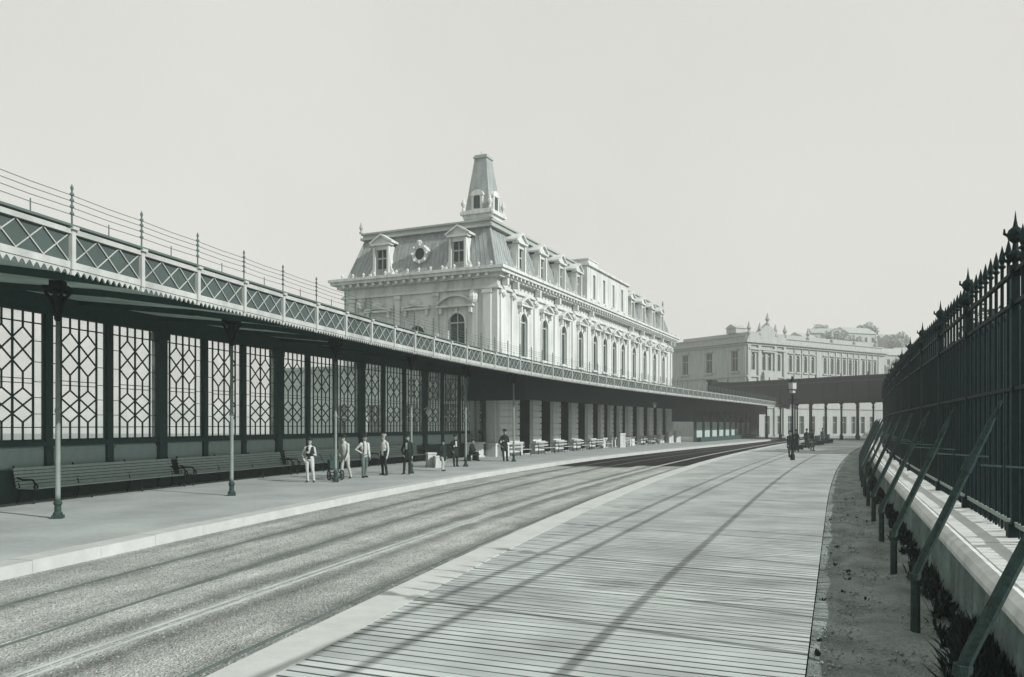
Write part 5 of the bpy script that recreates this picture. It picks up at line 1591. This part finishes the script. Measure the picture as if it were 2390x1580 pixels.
# box for the seated man, hand barrow for the stooping man
o = thing('wooden_stool', 'low dark wooden box bench under the seated man', 'bench', (-2.42, 47.66, 0), R(-25), local=True)
b = MB(); b.box((0, 0, 0.36), (0.5, 1.2, 0.06)); b.build('seat', m_timber, o)
for i in (-1, 1):
    b = MB(); b.box((0, i * 0.5, 0.165), (0.42, 0.07, 0.33)); b.build('bench_leg', m_timber, o)
o = thing('hand_barrow', 'small dark two-wheeled hand barrow beside the column and the stooping man', 'hand barrow', (-7.15, 31.5, 0), R(35), local=True)
b = MB()
for sg in (-1, 1):
    b.tube([(sg * 0.2, -0.55, 0.10), (sg * 0.2, 0.1, 0.55), (sg * 0.22, 0.75, 0.98)], 0.025, 6)
for q in range(5):
    t_ = q / 4; b.beam((-0.2, -0.5 + t_ * 1.0, 0.14 + t_ * 0.64), (0.2, -0.5 + t_ * 1.0, 0.14 + t_ * 0.64), 0.05, 0.03)
b.beam((-0.24, -0.57, 0.08), (0.24, -0.57, 0.08), 0.26, 0.03); b.tube([(-0.3, -0.35, 0.2), (0.3, -0.35, 0.2)], 0.02, 6)
b.build('frame', m_iron2, o)
for sg in (-1, 1):
    b = MB(); K = 14
    for i in range(K):
        a0, a1 = 2 * math.pi * i / K, 2 * math.pi * (i + 1) / K
        b.beam((sg * 0.27, -0.35 + 0.18 * math.cos(a0), 0.2 + 0.18 * math.sin(a0)), (sg * 0.27, -0.35 + 0.18 * math.cos(a1), 0.2 + 0.18 * math.sin(a1)), 0.035, 0.035)
        if i % 2 == 0: b.beam((sg * 0.27, -0.35, 0.2), (sg * 0.27, -0.35 + 0.18 * math.cos(a0), 0.2 + 0.18 * math.sin(a0)), 0.018, 0.018)
    b.build('wheel', m_iron, o)
b = MB(); b.box((0, -0.1, 0.62), (0.36, 0.3, 0.34)); b.build('load_box', m_timber, o)

# ---------------------------------------------------------------- haze in the air over the whole place
b = MB(); b.add([(x, y, z) for z in (-1.6, 75) for y in (-20, 560) for x in (-260, 540)], [(0, 2, 3, 1), (4, 5, 7, 6), (0, 1, 5, 4), (2, 6, 7, 3), (0, 4, 6, 2), (1, 3, 7, 5)])
m_haze = bpy.data.materials.new('haze_air'); m_haze.use_nodes = True
nt = m_haze.node_tree; nt.nodes.clear()
pv = nt.nodes.new('ShaderNodeVolumePrincipled'); pv.inputs['Color'].default_value = (0.97, 0.975, 0.96, 1); pv.inputs['Density'].default_value = 0.0011; pv.inputs['Anisotropy'].default_value = 0.0
out = nt.nodes.new('ShaderNodeOutputMaterial'); nt.links.new(pv.outputs[0], out.inputs['Volume'])
tag(b.build('haze', m_haze), kind='stuff')

# loose stones lying on the ballast near the camera
rnd = random.Random(41)
b = MB()
for i in range(12000):
    s_ = PF.sy(6.5) + (rnd.random() ** 1.5) * 26
    d_ = -rnd.uniform(0.15, 7.3)
    p = PF.at(s_, d_, -0.195)
    r_ = 0.006 + 0.016 * rnd.random() ** 2
    ax = [Vector((rnd.uniform(0.7, 1.2), 0, 0)), Vector((0, rnd.uniform(0.7, 1.2), 0)), Vector((0, 0, rnd.uniform(0.5, 0.9)))]
    a_ = rnd.random() * 6.28; ca, sa_ = math.cos(a_), math.sin(a_)
    q = [Vector((ca, sa_, -0.1)), Vector((-sa_, ca, 0.15)), Vector((-ca, -sa_, 0.0)), Vector((sa_, -ca, 0.1)), Vector((0.2 * ca, 0.3, 1)), Vector((0, 0, -0.5))]
    b.add([p + Vector((v.x * ax[0].x, v.y * ax[1].y, v.z * ax[2].z)) * r_ for v in q], [(0, 1, 4), (1, 2, 4), (2, 3, 4), (3, 0, 4), (1, 0, 5), (2, 1, 5), (3, 2, 5), (0, 3, 5)])
for i in range(5000):
    y_ = 5.5 + 22 * rnd.random() ** 1.6
    x_ = float(kerb_x(y_, rnd.uniform(-0.22, 1.4)))
    p = Vector((x_, y_, -0.02)); r_ = 0.006 + 0.02 * rnd.random() ** 3
    q = [Vector((rnd.uniform(.6, 1.2), 0.1, -0.1)), Vector((0, rnd.uniform(.6, 1.2), 0.15)), Vector((-rnd.uniform(.6, 1.2), 0, 0)), Vector((0, -rnd.uniform(.6, 1.2), 0.1)), Vector((0.2, 0.1, 0.8)), Vector((0, 0, -1.5))]
    b.add([p + v * r_ for v in q], [(0, 1, 4), (1, 2, 4), (2, 3, 4), (3, 0, 4), (1, 0, 5), (2, 1, 5), (3, 2, 5), (0, 3, 5)])
tag(b.build('gravel', M('loose_stone', (158, 168, 161), LIT, var=0.5, scale=14, rough=0.95), fix=False), kind='stuff')

# weeds at the foot of the wall, thick in the near corner
rnd = random.Random(19)
b = MB()
def tuft(p, n, h, spread):
    for _ in range(n):
        a = rnd.random() * 6.28; r = spread * rnd.random()
        q = p + Vector((math.cos(a) * r, math.sin(a) * r, 0))
        tip = q + Vector((rnd.gauss(0, 0.35) * h, rnd.gauss(0, 0.35) * h, h * rnd.uniform(0.5, 1.2)))
        w = Vector((math.cos(a + 1.57), math.sin(a + 1.57), 0)) * rnd.uniform(0.006, 0.016)
        m = q.lerp(tip, 0.55) + Z * h * 0.1
        k = len(b.v)
        b.add([q - w, q + w, m + w * 1.3, tip, m - w * 1.3], [(0, 1, 2, 4), (4, 2, 3)])
for i in range(520):
    y_ = 4.6 + 40 * rnd.random() ** 1.8
    x_ = float(kerb_x(y_, 1.40 - abs(rnd.gauss(0, 0.16))))
    tuft(Vector((x_, y_, 0.0)), rnd.randint(6, 16), rnd.uniform(0.05, 0.22), 0.08)
for i in range(420):
    y_ = rnd.uniform(4.8, 7.9)
    x_ = float(kerb_x(y_, 1.42 - 0.75 * rnd.random() ** 1.6 * max(0.15, (8.4 - y_) / 3.2)))
    tuft(Vector((x_, y_, 0.0)), rnd.randint(10, 22), rnd.uniform(0.08, 0.34), 0.1)
for i in range(26):
    y_ = 5.5 + 18 * rnd.random() ** 1.5
    tuft(Vector((float(kerb_x(y_, rnd.uniform(-0.2, 1.1))), y_, 0.0)), rnd.randint(4, 9), rnd.uniform(0.02, 0.06), 0.05)
tag(b.build('weeds', m_leaf, fix=False), kind='stuff')
